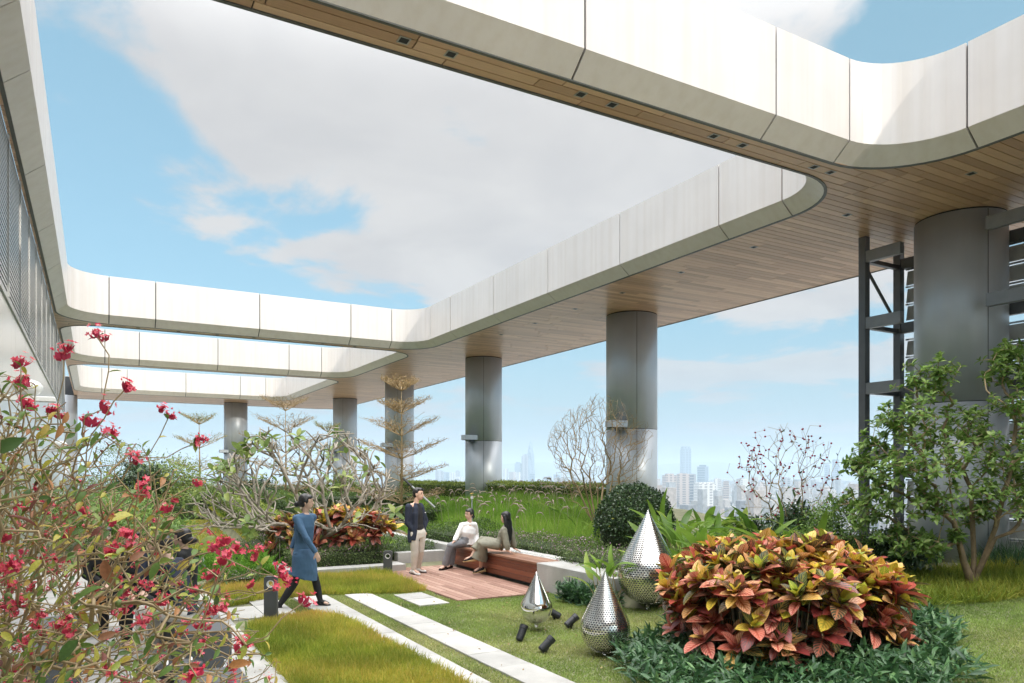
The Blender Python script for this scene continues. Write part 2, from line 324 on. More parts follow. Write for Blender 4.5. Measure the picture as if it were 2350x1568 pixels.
TW = [  # x0, x1, ytop, depth, material, label, style
 (1000, 1017.5, 1079, 7200, f_grey, 'tall grey slab block standing leftmost on the skyline beside the middle column', 'crown'),
 (1018.5, 1031, 1084, 7300, f_blue, 'slightly lower blue-grey tower standing against the grey slab block', 'flat'),
 (1032, 1045, 1084.5, 7500, f_white, 'pale hazy tower just right of the blue-grey tower', 'flat'),
 (1046, 1055.5, 1080, 7600, f_grey, 'narrow pale grey tower with a stepped top near the middle column', 'crown'),
 (1047, 1064.5, 1094, 7000, f_white, 'low wide pale block in front of the narrow stepped tower', 'flat'),
 (1154, 1167, 1075, 7400, f_white, 'faint pale tower just right of the middle column', 'flat'),
 (1169.5, 1184.5, 1083, 6900, f_pink, 'pinkish slab tower at the left foot of the pointed skyscraper', 'flat'),
 (1186, 1196, 1083.5, 6700, f_white, 'short pale tower below the dark roofed tower', 'flat'),
 (1182, 1196, 1061, 7300, f_blue, 'darker blue tower with a flat cap left of the pointed skyscraper', 'crown'),
 (1197, 1212, 1043, 7300, f_grey, 'tall flat-topped grey tower beside the pointed skyscraper', 'crown'),
 (1208, 1227, 1011, 7700, f_blue, 'tallest far skyscraper, tapering to a point', 'bullet'),
 (1216, 1227, 1087.5, 6900, f_blue, 'short dark tower at the right foot of the pointed skyscraper', 'flat'),
 (1248, 1266, 1093.5, 7000, f_grey, 'broad low grey block behind the left twigs of the bare shrub', 'flat'),
 (1271, 1285.5, 1089, 6900, f_blue, 'blue tower with a slanted roof behind the bare shrub', 'slant'),
 (1288, 1300, 1070, 7700, f_white, 'faint tower seen through the bare shrub', 'flat'),
 (1316, 1334, 1052, 7500, f_white, 'faint tall pale tower behind the middle of the bare shrub', 'flat'),
 (1340, 1356, 1078, 7300, f_grey, 'faint grey tower close to the bare shrub top left of the right column', 'flat'),
 (1523, 1549.5, 1087, 3100, f_pink, 'pinkish residential tower with a small raised crown, first right of the right column', 'crown'),
 (1555, 1580, 1086.5, 3150, f_pink, 'brownish residential tower in front of the slender skyscraper', 'flat'),
 (1581, 1596, 1087.5, 3250, f_grey, 'grey residential tower joined to the brownish tower on its right side', 'flat'),
 (1563.5, 1583.5, 1025, 7400, f_blue, 'slender flat-topped skyscraper with rounded shoulders, the tallest right of the columns', 'shoulder'),
 (1600.5, 1624.5, 1067.5, 5200, f_blue, 'dark blue office tower with a flat roof right of the slender skyscraper', 'crown'),
 (1597, 1637, 1107, 2700, f_white, 'wide white residential block with a notched roof below the dark office tower', 'notch'),
 (1640, 1654, 1098, 3600, f_white, 'pale tower right of the notched white block', 'flat'),
 (1660, 1672, 1104, 3300, f_pink, 'small pinkish tower left of the red-flowered dark shrub', 'flat'),
 (1700, 1716, 1100, 3900, f_white, 'pale tower seen through the left stems of the dark shrub', 'flat'),
 (1742, 1757, 1107, 3500, f_pink, 'pinkish tower seen through the middle of the dark shrub', 'flat'),
 (1795, 1812, 1096, 4300, f_grey, 'hazy grey tower behind the top of the dark shrub', 'flat'),
 (1893, 1903, 1066, 6000, f_blue, 'faint slim blue tower near the steel post', 'flat'),
 (1912, 1924, 1054, 6200, f_blue, 'faint tall tower next to the left side of the steel post', 'flat'),
 (1540, 1562, 1190, 1750, f_white, 'near white apartment block low above the lily leaves', 'flat'),
 (1590, 1606, 1180, 1900, f_pink, 'near peach apartment block low above the lily leaves', 'notch'),
]
def tower(x0, x1, yt, d, m, label, style):
    c = far((x0 + x1) / 2, d); w = (x1 - x0) / FPX * d; zt = CAMZ + (1083 - yt) / FPX * d; hgt_ = zt - ZC
    root = empty('far_tower', (c.x, c.y, ZC), label, 'building', 'towers of the far city')
    mb = MB(); dep = w * .8; rx = Matrix.Rotation(-TH + random.uniform(-.2, .2), 4, 'Z')
    def bx(u0, u1, v0, v1, z0, z1, tgt):
        q = [rx @ Vector((u, v, 0)) for u, v in ((u0, v0), (u1, v0), (u1, v1), (u0, v1))]
        tgt.prism([(c.x + p.x, c.y + p.y) for p in q], ZC + z0, ZC + z1)
    h = w / 2
    if style == 'bullet':
        prof = [(h, 0), (h * 1.02, hgt_ * .35), (h * .93, hgt_ * .55), (h * .7, hgt_ * .74), (h * .40, hgt_ * .87), (h * .14, hgt_ * .965), (h * .02, hgt_)]
        mb.lathe((c.x, c.y, ZC), prof, 10)
    elif style == 'shoulder': bx(-h, h, -dep / 2, dep / 2, 0, hgt_ * .93, mb); bx(-h * .9, h * .9, -dep * .42, dep * .42, hgt_ * .93 + .1, hgt_, mb)
    elif style == 'slant':
        q = [rx @ Vector((u, v, 0)) for u, v in ((-h, -dep / 2), (h, -dep / 2), (h, dep / 2), (-h, dep / 2))]
        V = [(c.x + p.x, c.y + p.y, ZC) for p in q] + [(c.x + p.x, c.y + p.y, ZC + hgt_ * (1 if i in (0, 3) else .93)) for i, p in enumerate(q)]
        mb.add(V, [(0, 3, 2, 1), (4, 5, 6, 7), (0, 1, 5, 4), (1, 2, 6, 5), (2, 3, 7, 6), (3, 0, 4, 7)])
    else: bx(-h, h, -dep / 2, dep / 2, 0, hgt_ * (.95 if style != 'flat' else .985), mb)
    mb.build('wall', m, root)
    t = MB()
    if style in ('crown', 'flat'): bx(-h * .62, h * .62, -dep * .3, dep * .3, hgt_ * (.95 if style != 'flat' else .985) + .1, hgt_, t)
    if style == 'notch':
        for k in range(4): bx(-h + 2 * h * (k / 4 + .04), -h + 2 * h * (k / 4 + .19), -dep * .4, dep * .4, hgt_ * .95 + .1, hgt_, t)
    if t.v: t.build('roof_block', m, root)
for a in TW: tower(*a)
mb = MB()   # the low city carpet: thousands of blocks that read as one mass
for k in range(5200):
    u = random.random(); d = 1500 + 9500 * u ** 1.3; a = random.uniform(-.60, .62); wd = random.uniform(14, 42); dp = random.uniform(12, 34)
    if a < .18 and d < 3800: continue
    hh = random.choice((14, 18, 20, 24, 28, 34, 45, 60)) * random.uniform(.8, 1.15)
    if random.random() < .07: hh = random.uniform(70, 120)
    if d > 6000: hh = min(hh, 60) * .8; wd *= 2; dp *= 2
    x = d * SN + a * d * CS; y = d * CS - a * d * SN
    mb.box(x - wd / 2, x + wd / 2, y - dp / 2, y + dp / 2, ZC, ZC + hh, random.random())
m_low = mat('low_city', (.5, .5, .5), rough=.8, var=.25, vscale=.12, ramp=[(0, (.15, .16, .18)), (.3, (.28, .27, .26)), (.55, (.40, .39, .37)), (.75, (.34, .27, .23)), (.9, (.46, .45, .44)), (1, (.2, .23, .26))])
o = mb.build('city_blocks', m_low, attr=True); tag(o, kind='stuff')
# hills behind the city
V = []; F = []; n = 160
for i in range(n + 1):
    a = -.72 + 1.5 * i / n; d = 17500
    hh = 120 + 190 * max(0, math.sin(a * 4.2 + 1.0)) + 90 * math.sin(a * 13 + 2) + 40 * math.sin(a * 31) + 150 * math.exp(-((a - .26) / .14) ** 2)
    for dd, zz in ((d, ZC - 5), (d + 600, ZC + max(30, hh) * .55), (d + 1500, ZC + max(60, hh)), (d + 4000, ZC - 5)):
        V.append((dd * SN + a * dd * CS, dd * CS - a * dd * SN, zz))
for i in range(n):
    for k in range(3): F.append((i * 4 + k, (i + 1) * 4 + k, (i + 1) * 4 + k + 1, i * 4 + k + 1))
o = obj('hills', V, F, mat('hill_green', (.07, .10, .06), rough=.95, var=.3, vscale=.002), smooth=True); tag(o, kind='structure')

# haze over the city
def haze(dens=1.4e-4):
    mb = MB(); mb.box(-26000, 26000, -26000, 26000, ZC - 1, 345)
    m = bpy.data.materials.new('haze_air'); m.use_nodes = True; nt = m.node_tree; nt.nodes.clear()
    out = nt.nodes.new('ShaderNodeOutputMaterial'); v = nt.nodes.new('ShaderNodeVolumePrincipled')
    v.inputs['Color'].default_value = (.51, .63, .73, 1); v.inputs['Density'].default_value = dens; v.inputs['Anisotropy'].default_value = 0.0
    nt.links.new(v.outputs[0], out.inputs['Volume'])
    o = mb.build('haze', m); tag(o, kind='stuff')
haze()

# ------------------------------------------------------------------ canopy
ZS, ZCR, ZT = 6.47, 6.69, 7.85
OPEN = [(-.90, 10.6, -4.0, 6.96), (-.90, 10.6, 7.46, 25.36), (-.90, 10.6, 25.86, 34.70), (-.90, 10.6, 35.20, 47.60)]
XW0, XW1, YW0, YW1 = -1.0, 15.2, -9.5, 52.3  # canopy strip behind the camera is unseen, sized to shade the garden
canopy = empty('roof_canopy', (13.4, 20, ZS), 'cream panelled roof canopy with rounded openings and timber soffit, spanning the terrace overhead', 'canopy')
CJX = [1.66, 4.74, 7.8]
CJY = {0: [-1.6, 1.3, 4.2], 1: [10.24, 13.27, 16.3, 19.33, 22.36], 2: [28.6, 31.8], 3: [38.4, 41.4, 44.4]}
def loop_path(x0, x1, y0, y1, R, seg=12):
    """closed list of (point, inward normal) of a rounded rectangle, counter-clockwise from the lower left straight"""
    P = []
    cs = [((x1 - R, y0 + R), -90), ((x1 - R, y1 - R), 0), ((x0 + R, y1 - R), 90), ((x0 + R, y0 + R), 180)]
    for (c, a0) in cs:
        for k in range(seg + 1):
            t = math.radians(a0 + 90 * k / seg); P.append(((c[0] + R * math.cos(t), c[1] + R * math.sin(t)), (-math.cos(t), -math.sin(t))))
    return P
def insert_joints(P, joints):
    """split the closed path at straight-side joints; returns runs of (p, n)"""
    n = len(P); out = []
    for i in range(n):
        p, nn = P[i]; q, n2 = P[(i + 1) % n]; out.append((p, nn, False))
        js = []
        for (ax, v) in joints:
            a, b = p[ax], q[ax]
            if abs(p[1 - ax] - q[1 - ax]) < 1e-6 and min(a, b) + .05 < v < max(a, b) - .05: js.append(((v - a) / (b - a)))
        for t in sorted(js): out.append(((p[0] + (q[0] - p[0]) * t, p[1] + (q[1] - p[1]) * t), nn, True))
    return out
def fascia_loop(x0, x1, y0, y1, R, joints, sign=1, seg=12):
    P = loop_path(x0, x1, y0, y1, R, seg); Q = insert_joints(P, joints)
    # corner ends are joints as well
    marks = []
    for i, (p, nn, j) in enumerate(Q):
        corner_end = any(abs(p[0] - a) < 1e-6 and abs(p[1] - b) < 1e-6 for a, b in ((x1 - R, y0), (x1, y0 + R), (x1, y1 - R), (x1 - R, y1), (x0 + R, y1), (x0, y1 - R), (x0, y0 + R), (x0 + R, y0)))
        if j or corner_end: marks.append(i)
    for a, b in zip(marks, marks[1:] + [marks[0] + len(Q)]):
        run = [Q[k % len(Q)] for k in range(a, b + 1)]
        pts = [Vector((r[0][0], r[0][1], 0)) for r in run]; nr = [Vector((r[1][0], r[1][1], 0)) * sign for r in run]
        g = .014
        d0 = (pts[1] - pts[0]).normalized(); d1 = (pts[-1] - pts[-2]).normalized(); pts[0] = pts[0] + d0 * g; pts[-1] = pts[-1] - d1 * g
        def strip(name, prof):      # prof: list of (offset along normal, z), closed
            V = []; F = []; m = len(prof)
            for p, n_ in zip(pts, nr):
                for (o_, z) in prof: V.append(tuple(p + n_ * o_ + Vector((0, 0, z))))
            for i in range(len(pts) - 1):
                for k in range(m): F.append((i * m + k, i * m + (k + 1) % m, (i + 1) * m + (k + 1) % m, (i + 1) * m + k))
            F.append(tuple(range(m))); F.append(tuple((len(pts) - 1) * m + k for k in range(m - 1, -1, -1)))
            me = obj(name, V, F, m_fascia, canopy, smooth=False)
            return me
        strip('fascia_panel', [(.26, ZCR + .002), (.26, ZT), (.23, ZT), (.23, ZCR + .002)])
        strip('chamfer_panel', [(0, ZS), (.26, ZCR - .002), (.235, ZCR + .02), (-.02, ZS + .02)])
    # dark backing ring and bottom trim
    for nm, prof, mm in (('joint_backing', [(.225, ZCR + .03), (.225, ZT - .03), (.19, ZT - .03), (-.06, ZS + .045), (-.03, ZS + .045)], m_dark), ('edge_trim', [(-.004, ZS - .012), (-.004, ZS + .018), (-.05, ZS + .018), (-.05, ZS - .012)], m_trim)):
        V = []; F = []; m = len(prof); n = len(Q)
        for (p, nn, j) in Q:
            for (o_, z) in prof: V.append((p[0] + nn[0] * sign * o_, p[1] + nn[1] * sign * o_, z))
        for i in range(n):
            for k in range(m): F.append((i * m + k, i * m + (k + 1) % m, ((i + 1) % n) * m + (k + 1) % m, ((i + 1) % n) * m + k))
        obj(nm, V, F, mm, canopy)
for i, (x0, x1, y0, y1) in enumerate(OPEN):
    fascia_loop(x0, x1, y0, y1, 1.3, [(0, v) for v in CJX] + [(1, v) for v in CJY[i]])
fascia_loop(-7.0, XW1, YW0, YW1, 1.6, [(0, v) for v in (-3, 0, 3, 6, 9, 12)] + [(1, v) for v in range(-7, 50, 3)], sign=-1, seg=8)
RO = 1.3
def open_x(op, y):
    x0, x1, y0, y1 = op
    if y <= y0 or y >= y1: return None
    e = 0.0
    if y < y0 + RO: t = y0 + RO - y; e = RO - math.sqrt(max(0, RO * RO - t * t))
    elif y > y1 - RO: t = y - (y1 - RO); e = RO - math.sqrt(max(0, RO * RO - t * t))
    return (x0 + e, x1 - e)
ROWW = .155
planks = []; cover = MB(); cover2 = MB()
# rows follow each straight band so that the openings' edges coincide with row edges
bands = [(-9.5, -4.0), (-4.0, 6.96), (6.96, 7.46), (7.46, 25.36), (25.36, 25.86), (25.86, 34.70), (34.70, 35.20), (35.20, 47.60), (47.60, 52.3)]
for (b0, b1) in bands:
    nrow = max(1, round((b1 - b0) / ROWW)); op = next((o for o in OPEN if o[2] <= b0 + .01 and o[3] >= b1 - .01), None)
    for r in range(nrow):
        y0 = b0 + (b1 - b0) * r / nrow; y1 = b0 + (b1 - b0) * (r + 1) / nrow
        ys = [y0 + (y1 - y0) * k / 4 for k in range(5)]
        if op is None: spans = [([XW0 if y0 > -4 else -7.0] * 5, [XW1] * 5)]
        else:
            lim = [open_x(op, min(max(y, op[2] + 1e-4), op[3] - 1e-4)) for y in ys]
            spans = [([XW0] * 5, [l[0] for l in lim]), ([l[1] for l in lim], [XW1] * 5)]
        for (a, b) in spans:
            if max(b) - min(a) < .02: continue
            poly = [(a[k], ys[k]) for k in range(5)] + [(b[k], ys[k]) for k in range(4, -1, -1)]
            cover.add([(p[0], p[1], ZS + .035) for p in poly], [tuple(range(10))]); cover2.add([(p[0], p[1], ZT - .03) for p in poly], [tuple(range(9, -1, -1))])
            # cut the row into boards with a joint line at x = 10.55
            cuts = [min(a)]
            x = min(a) - random.uniform(0, 1.6)
            while x < max(b):
                x += random.choice((1.5, 1.5, 1.8, 2.0))
                if min(a) + .25 < x < max(b) - .25: cuts.append(x)
            cuts.append(max(b))
            if min(a) < 10 and max(b) > 11:
                cuts = [c for c in cuts if abs(c - 10.62) > .3] + [10.62]; cuts.sort()
            g = .007
            for c0, c1 in zip(cuts, cuts[1:]):
                L_ = [(max(a[k], c0) + g, ys[k]) for k in range(5)]; R_ = [(min(b[k], c1) - g, ys[k]) for k in range(5)]
                if all(R_[k][0] - L_[k][0] < .02 for k in range(5)): continue
                L_ = [(min(l[0], r_[0] - .002), l[1]) for l, r_ in zip(L_, R_)]
                if c1 - c0 > .1 and max(l[0] for l in L_) - min(l[0] for l in L_) < .01 and max(l[0] for l in R_) - min(l[0] for l in R_) < .01:
                    pl = [(L_[0][0], ys[0] + g), (R_[0][0], ys[0] + g), (R_[0][0], ys[4] - g), (L_[0][0], ys[4] - g)]
                else:
                    yy = [min(max(y, ys[0] + g), ys[4] - g) for y in ys]
                    pl = [(R_[k][0], yy[k]) for k in range(5)] + [(L_[k][0], yy[k]) for k in range(4, -1, -1)]
                    pl = pl
                planks.append(pl)
cover.build('soffit_backing', m_dark, canopy); cover2.build('roof_sheet', m_core, canopy)
def seen_size(cx, cy, z, size):
    d = cx * SN + cy * CS
    if d < .5: return 0
    a = (cx * CS - cy * SN) / d; b = (z - CAMZ) / d
    if abs(a) > .78 or b > .72: return 0
    return size / d / d * abs(z - CAMZ)
def area(pl): return abs(sum(pl[i][0] * pl[(i + 1) % len(pl)][1] - pl[(i + 1) % len(pl)][0] * pl[i][1] for i in range(len(pl)))) / 2
planks.sort(key=lambda p: -seen_size(sum(q[0] for q in p) / len(p), sum(q[1] for q in p) / len(p), ZS, area(p)))
rest = MB()
for i, p in enumerate(planks):
    t = random.random()
    if i < 300: mb = MB(); mb.prism(p, ZS, ZS + .02, t); mb.build('soffit_plank', m_soffit, canopy, attr=True)
    else: rest.prism(p, ZS, ZS + .02, t)
o = rest.build('soffit_planks', m_soffit, canopy, attr=True); tag(o, kind='stuff')
# recessed square downlights
def downlight(x, y):
    mb = MB(); s = .062; z = ZS - .004
    for (x0, x1, y0, y1) in ((-s, s, -s, -s + .014), (-s, s, s - .014, s), (-s, -s + .014, -s + .014, s - .014), (s - .014, s, -s + .014, s - .014)): mb.box(x + x0, x + x1, y + y0, y + y1, z - .004, z + .003)
    f = mb.build('downlight', m_slat, canopy)
    mb = MB(); mb.box(x - s + .015, x + s - .015, y - s + .015, y + s - .015, z - .002, z + .002); mb.build('lens', m_dark, f)
for (px, py) in ((927, 92), (1035, 124), (1333, 216), (1405, 240), (1638, 312), (1704, 333), (1868, 383), (1906, 395), (1944, 493), (2229, 398), (1730, 567), (1563, 625), (1428, 672), (1320, 709), (1228, 742), (1150, 768)):
    p = at(px, py, ZS); downlight(p.x, p.y)
for k in range(7): downlight(1.2 + k * 1.15, 25.61)

# ------------------------------------------------------------------ columns
def column(x, y, label, z0, bracket=True):
    root = empty('round_column', (x, y, z0), label, 'column', 'round grey columns carrying the canopy'); R = .725
    mb = MB(); mb.lathe((x, y, z0 - .3), [(R, 0), (R, 3.19 - z0 + .3)], 64); mb.build('lower_shaft', m_col, root, smooth=True)
    mb = MB(); mb.lathe((x, y, 3.205), [(R, 0), (R, ZS - .03 - 3.205)], 64); mb.build('upper_shaft', m_col, root, smooth=True)
    mb = MB(); mb.lathe((x, y, 3.185), [(R - .012, 0), (R - .012, .025)], 48); mb.build('seam_ring', m_dark, root)
    mb = MB(); mb.lathe((x, y, ZS - .03), [(R - .01, 0), (R - .01, .026)], 48); mb.build('top_gap', m_dark, root)
    mb = MB(); mb.box(x + .44, x + .452, y - .60, y - .57, 3.23, ZS - .05)
    for a in (-2.05,):
        cx, cy = x + (R + .001) * math.cos(a), y + (R + .001) * math.sin(a)
        mb2 = MB(); mb2.box(cx - .004, cx + .004, cy - .004, cy + .004, z0, ZS - .04); mb2.build('panel_seam', m_dark, root)
    if bracket:
        f = MB(); f.bbox(x - R - .33, x - R + .25, y - .50, y - .14, 3.235, 3.42, .012); b = f.build('light_box', m_col, root)
        f = MB(); f.box(x - R - .30, x - R + .1, y - .47, y - .17, 3.222, 3.234); f.build('lens', m_dark, b)
        f = MB(); f.box(x - R - .06, x - R + .08, y - .4, y - .25, 3.14, 3.22); f.build('mount', m_greypaint, b)
for i, (x, y, lb, br) in enumerate([
    (13.4, 7.45, 'largest grey column at the right edge, with the louvre frame around it', False),
    (13.4, 16.65, 'grey column behind the leafless shrub, second largest in view', True),
    (13.4, 25.86, 'grey column standing free between the two long clipped hedges', True),
    (13.4, 35.07, 'grey column behind the tall tiered leafless tree', True),
    (13.4, 44.3, 'narrow grey column behind the right half of the frangipani branches', True),
    (8.05, 50.6, 'grey column under the far cross beam, behind the left half of the frangipani', True),
    (-1.55, 50.3, 'farthest left grey column at the end of the metal wall', False)]):
    column(x, y, lb, hgt(min(x, 14.9), y), br)

# ------------------------------------------------------------------ building on the left
bld = empty('building', (-1.0, 10, 0), 'metal clad building wall along the left side with a long louvre band on top', 'building')
YE = 34.0
mb = MB(); mb.box(-7, -1.06, -14, YE, 0, ZS + .0); mb.build('wall_core', m_core, bld)
y = YE; k = 0
while y > -10:
    w = .62 if k % 2 else 1.18
    mb = MB(); mb.box(-1.05, -1.0, y - w + .006, y - .006, .02, 4.24); mb.build('wall_panel', m_panel, bld); y -= w; k += 1
mb = MB(); mb.box(-1.06, -.975, -10, YE, 4.245, 4.30); mb.build('sill_trim', m_slat, bld)
mb = MB(); mb.box(-1.055, -1.045, -10, YE, 4.3, ZS - .01); mb.build('louvre_back', m_dark, bld)
yb = 4.5
while yb < YE:
    mb = MB(); mb.box(-1.03, -.965, yb, yb + .045, 4.3, ZS - .02); mb.build('louvre_post', m_slat, bld); yb += 1.8
nS = 30
for i in range(nS):
    z = 4.31 + (ZS - .10 - 4.31) * i / (nS - 1)
    V = [(-1.04, -10, z + .035), (-1.04, YE, z + .035), (-.985, YE, z), (-.985, -10, z), (-1.04, -10, z + .075), (-1.04, YE, z + .075), (-.985, YE, z + .04), (-.985, -10, z + .04)]
    obj('louvre_slat', V, [(0, 1, 2, 3), (7, 6, 5, 4), (3, 2, 6, 7), (0, 4, 5, 1), (0, 3, 7, 4), (1, 5, 6, 2)], m_slat, bld)
def wall_lamp(y, z, label, cam_=False):
    r = empty('wall_lamp', (-.9, y, z), label, 'lamp')
    mb = MB(); mb.bbox(-1.0, -.35, y - .09, y + .09, z - .02, z + .03, .01); mb.build('arm', m_white, r)
    mb = MB(); mb.ball((-.6, y, z + .12), .14, .16, .09, n=16); mb.build('lamp_head', m_white, r, smooth=True)
    mb = MB(); mb.box(-1.0, -.96, y - .12, y + .12, z - .12, z + .1); mb.build('wall_plate', m_white, r)
wall_lamp(9.2, 2.76, 'white domed fixture on a short arm, high on the metal wall behind the red flowers')
wall_lamp(17.5, 2.42, 'white bracket fixture farther along the metal wall, above the shrub')

# ------------------------------------------------------------------ louvred steel frame on the right
fr = empty('steel_frame', (12.77, 8.89, .4), 'dark grey steel frame with horizontal louvres beside the largest column', 'frame')
fx, fy = 12.77, 8.89
mb = MB(); mb.box(fx - .07, fx + .07, fy - .07, fy + .07, .3, ZS - .004); mb.build('post', m_steel, fr)
mb = MB(); mb.box(13.78, 13.92, fy - .07, fy + .07, .3, ZS - .004); mb.build('post', m_steel, fr)
for yy in (4.6, 1.2):
    mb = MB(); mb.box(13.78, 13.92, yy - .07, yy + .07, .3, ZS - .004); mb.build('post', m_steel, fr)
    mb = MB(); mb.box(fx - .07, fx + .07, yy - .07, yy + .07, .3, ZS - .004); mb.build('post', m_steel, fr)
for z in (6.08, 4.82, 3.58, 2.33):
    for (ya, yb_) in ((fy - .07, 8.13), (6.66, 4.67), (4.53, 1.27)):
        mb = MB(); mb.box(fx - .06, fx + .05, yb_, ya, z - .11, z + .10); mb.build('beam', m_beamsteel, fr)
    mb = MB(); mb.box(fx + .07, 13.78, fy - .045, fy + .045, z - .09, z - .01); mb.build('bracket', m_steel, fr)
    mb = MB(); mb.box(13.80, 13.90, 1.27, fy - .07, z - .10, z + .10); mb.build('rear_beam', m_steel, fr)
mb = MB(); mb.tube([(fx, fy, 5.95), (fx + .98, fy, 4.95)], [.03, .03], 6); mb.build('brace', m_steel, fr)
mb = MB(); mb.tube([(fx, fy, 2.2), (fx + .98, fy, 1.2)], [.03, .03], 6); mb.build('brace', m_steel, fr)
z = .5
while z < 6.1:
    if all(abs(z + .14 - q) > .12 for q in (6.08, 4.82, 3.58, 2.33)):
        for (ya, yb_) in ((1.27, 4.53), (4.67, fy - .09)):
            V = [(13.95, ya, z), (13.95, yb_, z), (14.0, yb_, z + .285), (14.0, ya, z + .285)]
            V += [(v[0] + .02, v[1], v[2]) for v in V]
            obj('louvre', V, [(0, 1, 2, 3), (7, 6, 5, 4), (0, 4, 5, 1), (1, 5, 6, 2), (2, 6, 7, 3), (3, 7, 4, 0)], m_louv, fr)
            mb = MB(); mb.box(13.93, 13.965, ya, yb_, z + .292, z + .322); mb.build('gap_light_strip', m_bright, fr)  # bright strip stands in for light showing between the slats
    z += .345
mb = MB(); mb.box(13.925, 13.945, 1.27, fy - .1, .3, 6.4)
# glazing behind the louvres, pale and reflective
mb = MB(); mb.box(14.45, 14.5, -4, fy - .4, .3, .95); o = mb.build('parapet_panel', m_white, fr)

# parapet at the outer edge of the roof
pp = empty('parapet', (15.05, 20, 0), 'low grey parapet with metal coping along the outer roof edge', 'parapet')
mb = MB(); mb.box(15.0, 15.2, -14, 52.3, -.3, .52); mb.build('wall', m_conc, pp)
mb = MB(); mb.bbox(14.95, 15.25, -14, 52.3, .52, .58, .01); mb.build('coping', m_beamsteel, pp)
pp = empty('parapet', (6, 52.2, 0), 'low grey parapet across the far end of the roof garden', 'parapet')
mb = MB(); mb.box(-7, 14.99, 52.0, 52.2, -.3, .9); mb.build('wall', m_conc, pp)
mb = MB(); mb.bbox(-7, 14.94, 51.95, 52.25, .9, .96, .01); mb.build('coping', m_beamsteel, pp)

# ------------------------------------------------------------------ leaves: templates and scattering
def leaf_tpl(nl=4, w=.5, curve=.25, fold=.12, tipw=.0, shape=1.0):
    """leaf of length 1 along +x, width w, three columns; returns verts, faces, uvs"""
    V = []; U = []; F = []
    for i in range(nl + 1):
        t = i / nl; ww = w * .5 * (math.sin(math.pi * min(1, t ** shape * .94 + .05)) ** .58) if 0 < i < nl else w * .03
        z = -curve * t * t
        for j, s_ in enumerate((-1, 0, 1)):
            V.append((t, s_ * ww, z + (fold * ww * 2 if s_ else 0))); U.append((.5 + .5 * s_, t))
    for i in range(nl):
        for j in range(2): F.append((i * 3 + j, (i + 1) * 3 + j, (i + 1) * 3 + j + 1, i * 3 + j + 1))
    return np.array(V), F, np.array(U)
TPL_BIG = leaf_tpl(7, .48, .22, .2)
TPL_BIG = (TPL_BIG[0] * np.array([1, 1.05, 1]), TPL_BIG[1], TPL_BIG[2])
TPL_MED = leaf_tpl(3, .45, .25, .2)
TPL_SMALL = (np.array([(0, 0, 0), (.5, -.26, .05), (1, 0, -.1), (.5, .26, .05)]), [(0, 1, 2, 3)], np.array([(.5, 0), (0, .5), (.5, 1), (1, .5)]))
TPL_LONG = leaf_tpl(5, .17, .35, .15, shape=.8)
TPL_BLADE = (np.array([(0, -.5, 0), (0, .5, 0), (.5, .38, 0), (.5, -.38, 0), (1, 0, 0)]), [(0, 1, 2, 3), (3, 2, 4)], np.zeros((5, 2)))
def frames(D, Nn):
    """rotation matrices whose columns are leaf axis, side, normal"""
    D = D / np.linalg.norm(D, axis=1, keepdims=True); S = np.cross(Nn, D); l = np.linalg.norm(S, axis=1, keepdims=True)
    bad = l[:, 0] < 1e-4; S[bad] = np.cross(np.array([.3, .5, .81]), D[bad]); l = np.linalg.norm(S, axis=1, keepdims=True); S = S / l
    return np.stack([D, S, np.cross(D, S)], axis=2)
def scatter(name, tpl, T, R, Ssc, rnd, m, parent=None, bend=None, smooth=False):
    """joined mesh of many copies of a template"""
    tv, tf, tu = tpl; n = len(T); k = len(tv); Ssc = np.asarray(Ssc)
    if Ssc.ndim == 1: Ssc = np.repeat(Ssc[:, None], 3, axis=1)
    P = tv[None] * Ssc[:, None, :]
    P = np.einsum('nij,nkj->nki', R, P) + np.asarray(T)[:, None, :]
    if bend is not None: P[:, :, 2] -= bend * ((tv[:, 0] ** 2)[None] * Ssc[:, :1])
    P = P.reshape(-1, 3)
    if parent is not None: P = P - np.array(rootloc(parent))
    me = bpy.data.meshes.new(name); me.vertices.add(n * k); me.vertices.foreach_set('co', P.ravel())
    lt = np.array([len(f) for f in tf]); fl = np.concatenate([np.array(f) for f in tf]); nl = len(fl); nf = len(tf)
    me.loops.add(n * nl); me.polygons.add(n * nf)
    me.loops.foreach_set('vertex_index', (fl[None] + (np.arange(n) * k)[:, None]).ravel().astype(np.int32))
    st = np.concatenate([[0], np.cumsum(lt)[:-1]]); me.polygons.foreach_set('loop_start', (st[None] + (np.arange(n) * nl)[:, None]).ravel().astype(np.int32))
    a = me.attributes.new('rnd', 'FLOAT', 'POINT'); a.data.foreach_set('value', np.repeat(np.asarray(rnd, dtype=np.float32), k))
    ul = me.uv_layers.new(name='UVMap'); ul.data.foreach_set('uv', np.tile(tu[fl].ravel(), n).astype(np.float32))
    if smooth: me.polygons.foreach_set('use_smooth', np.ones(n * nf, dtype=bool))
    me.materials.append(m); me.update(calc_edges=True); me.validate(); return link(name, me, parent)
def rdirs(n, up=.0): D = rng.normal(size=(n, 3)); D /= np.linalg.norm(D, axis=1, keepdims=True); D[:, 2] += up; return D / np.linalg.norm(D, axis=1, keepdims=True)

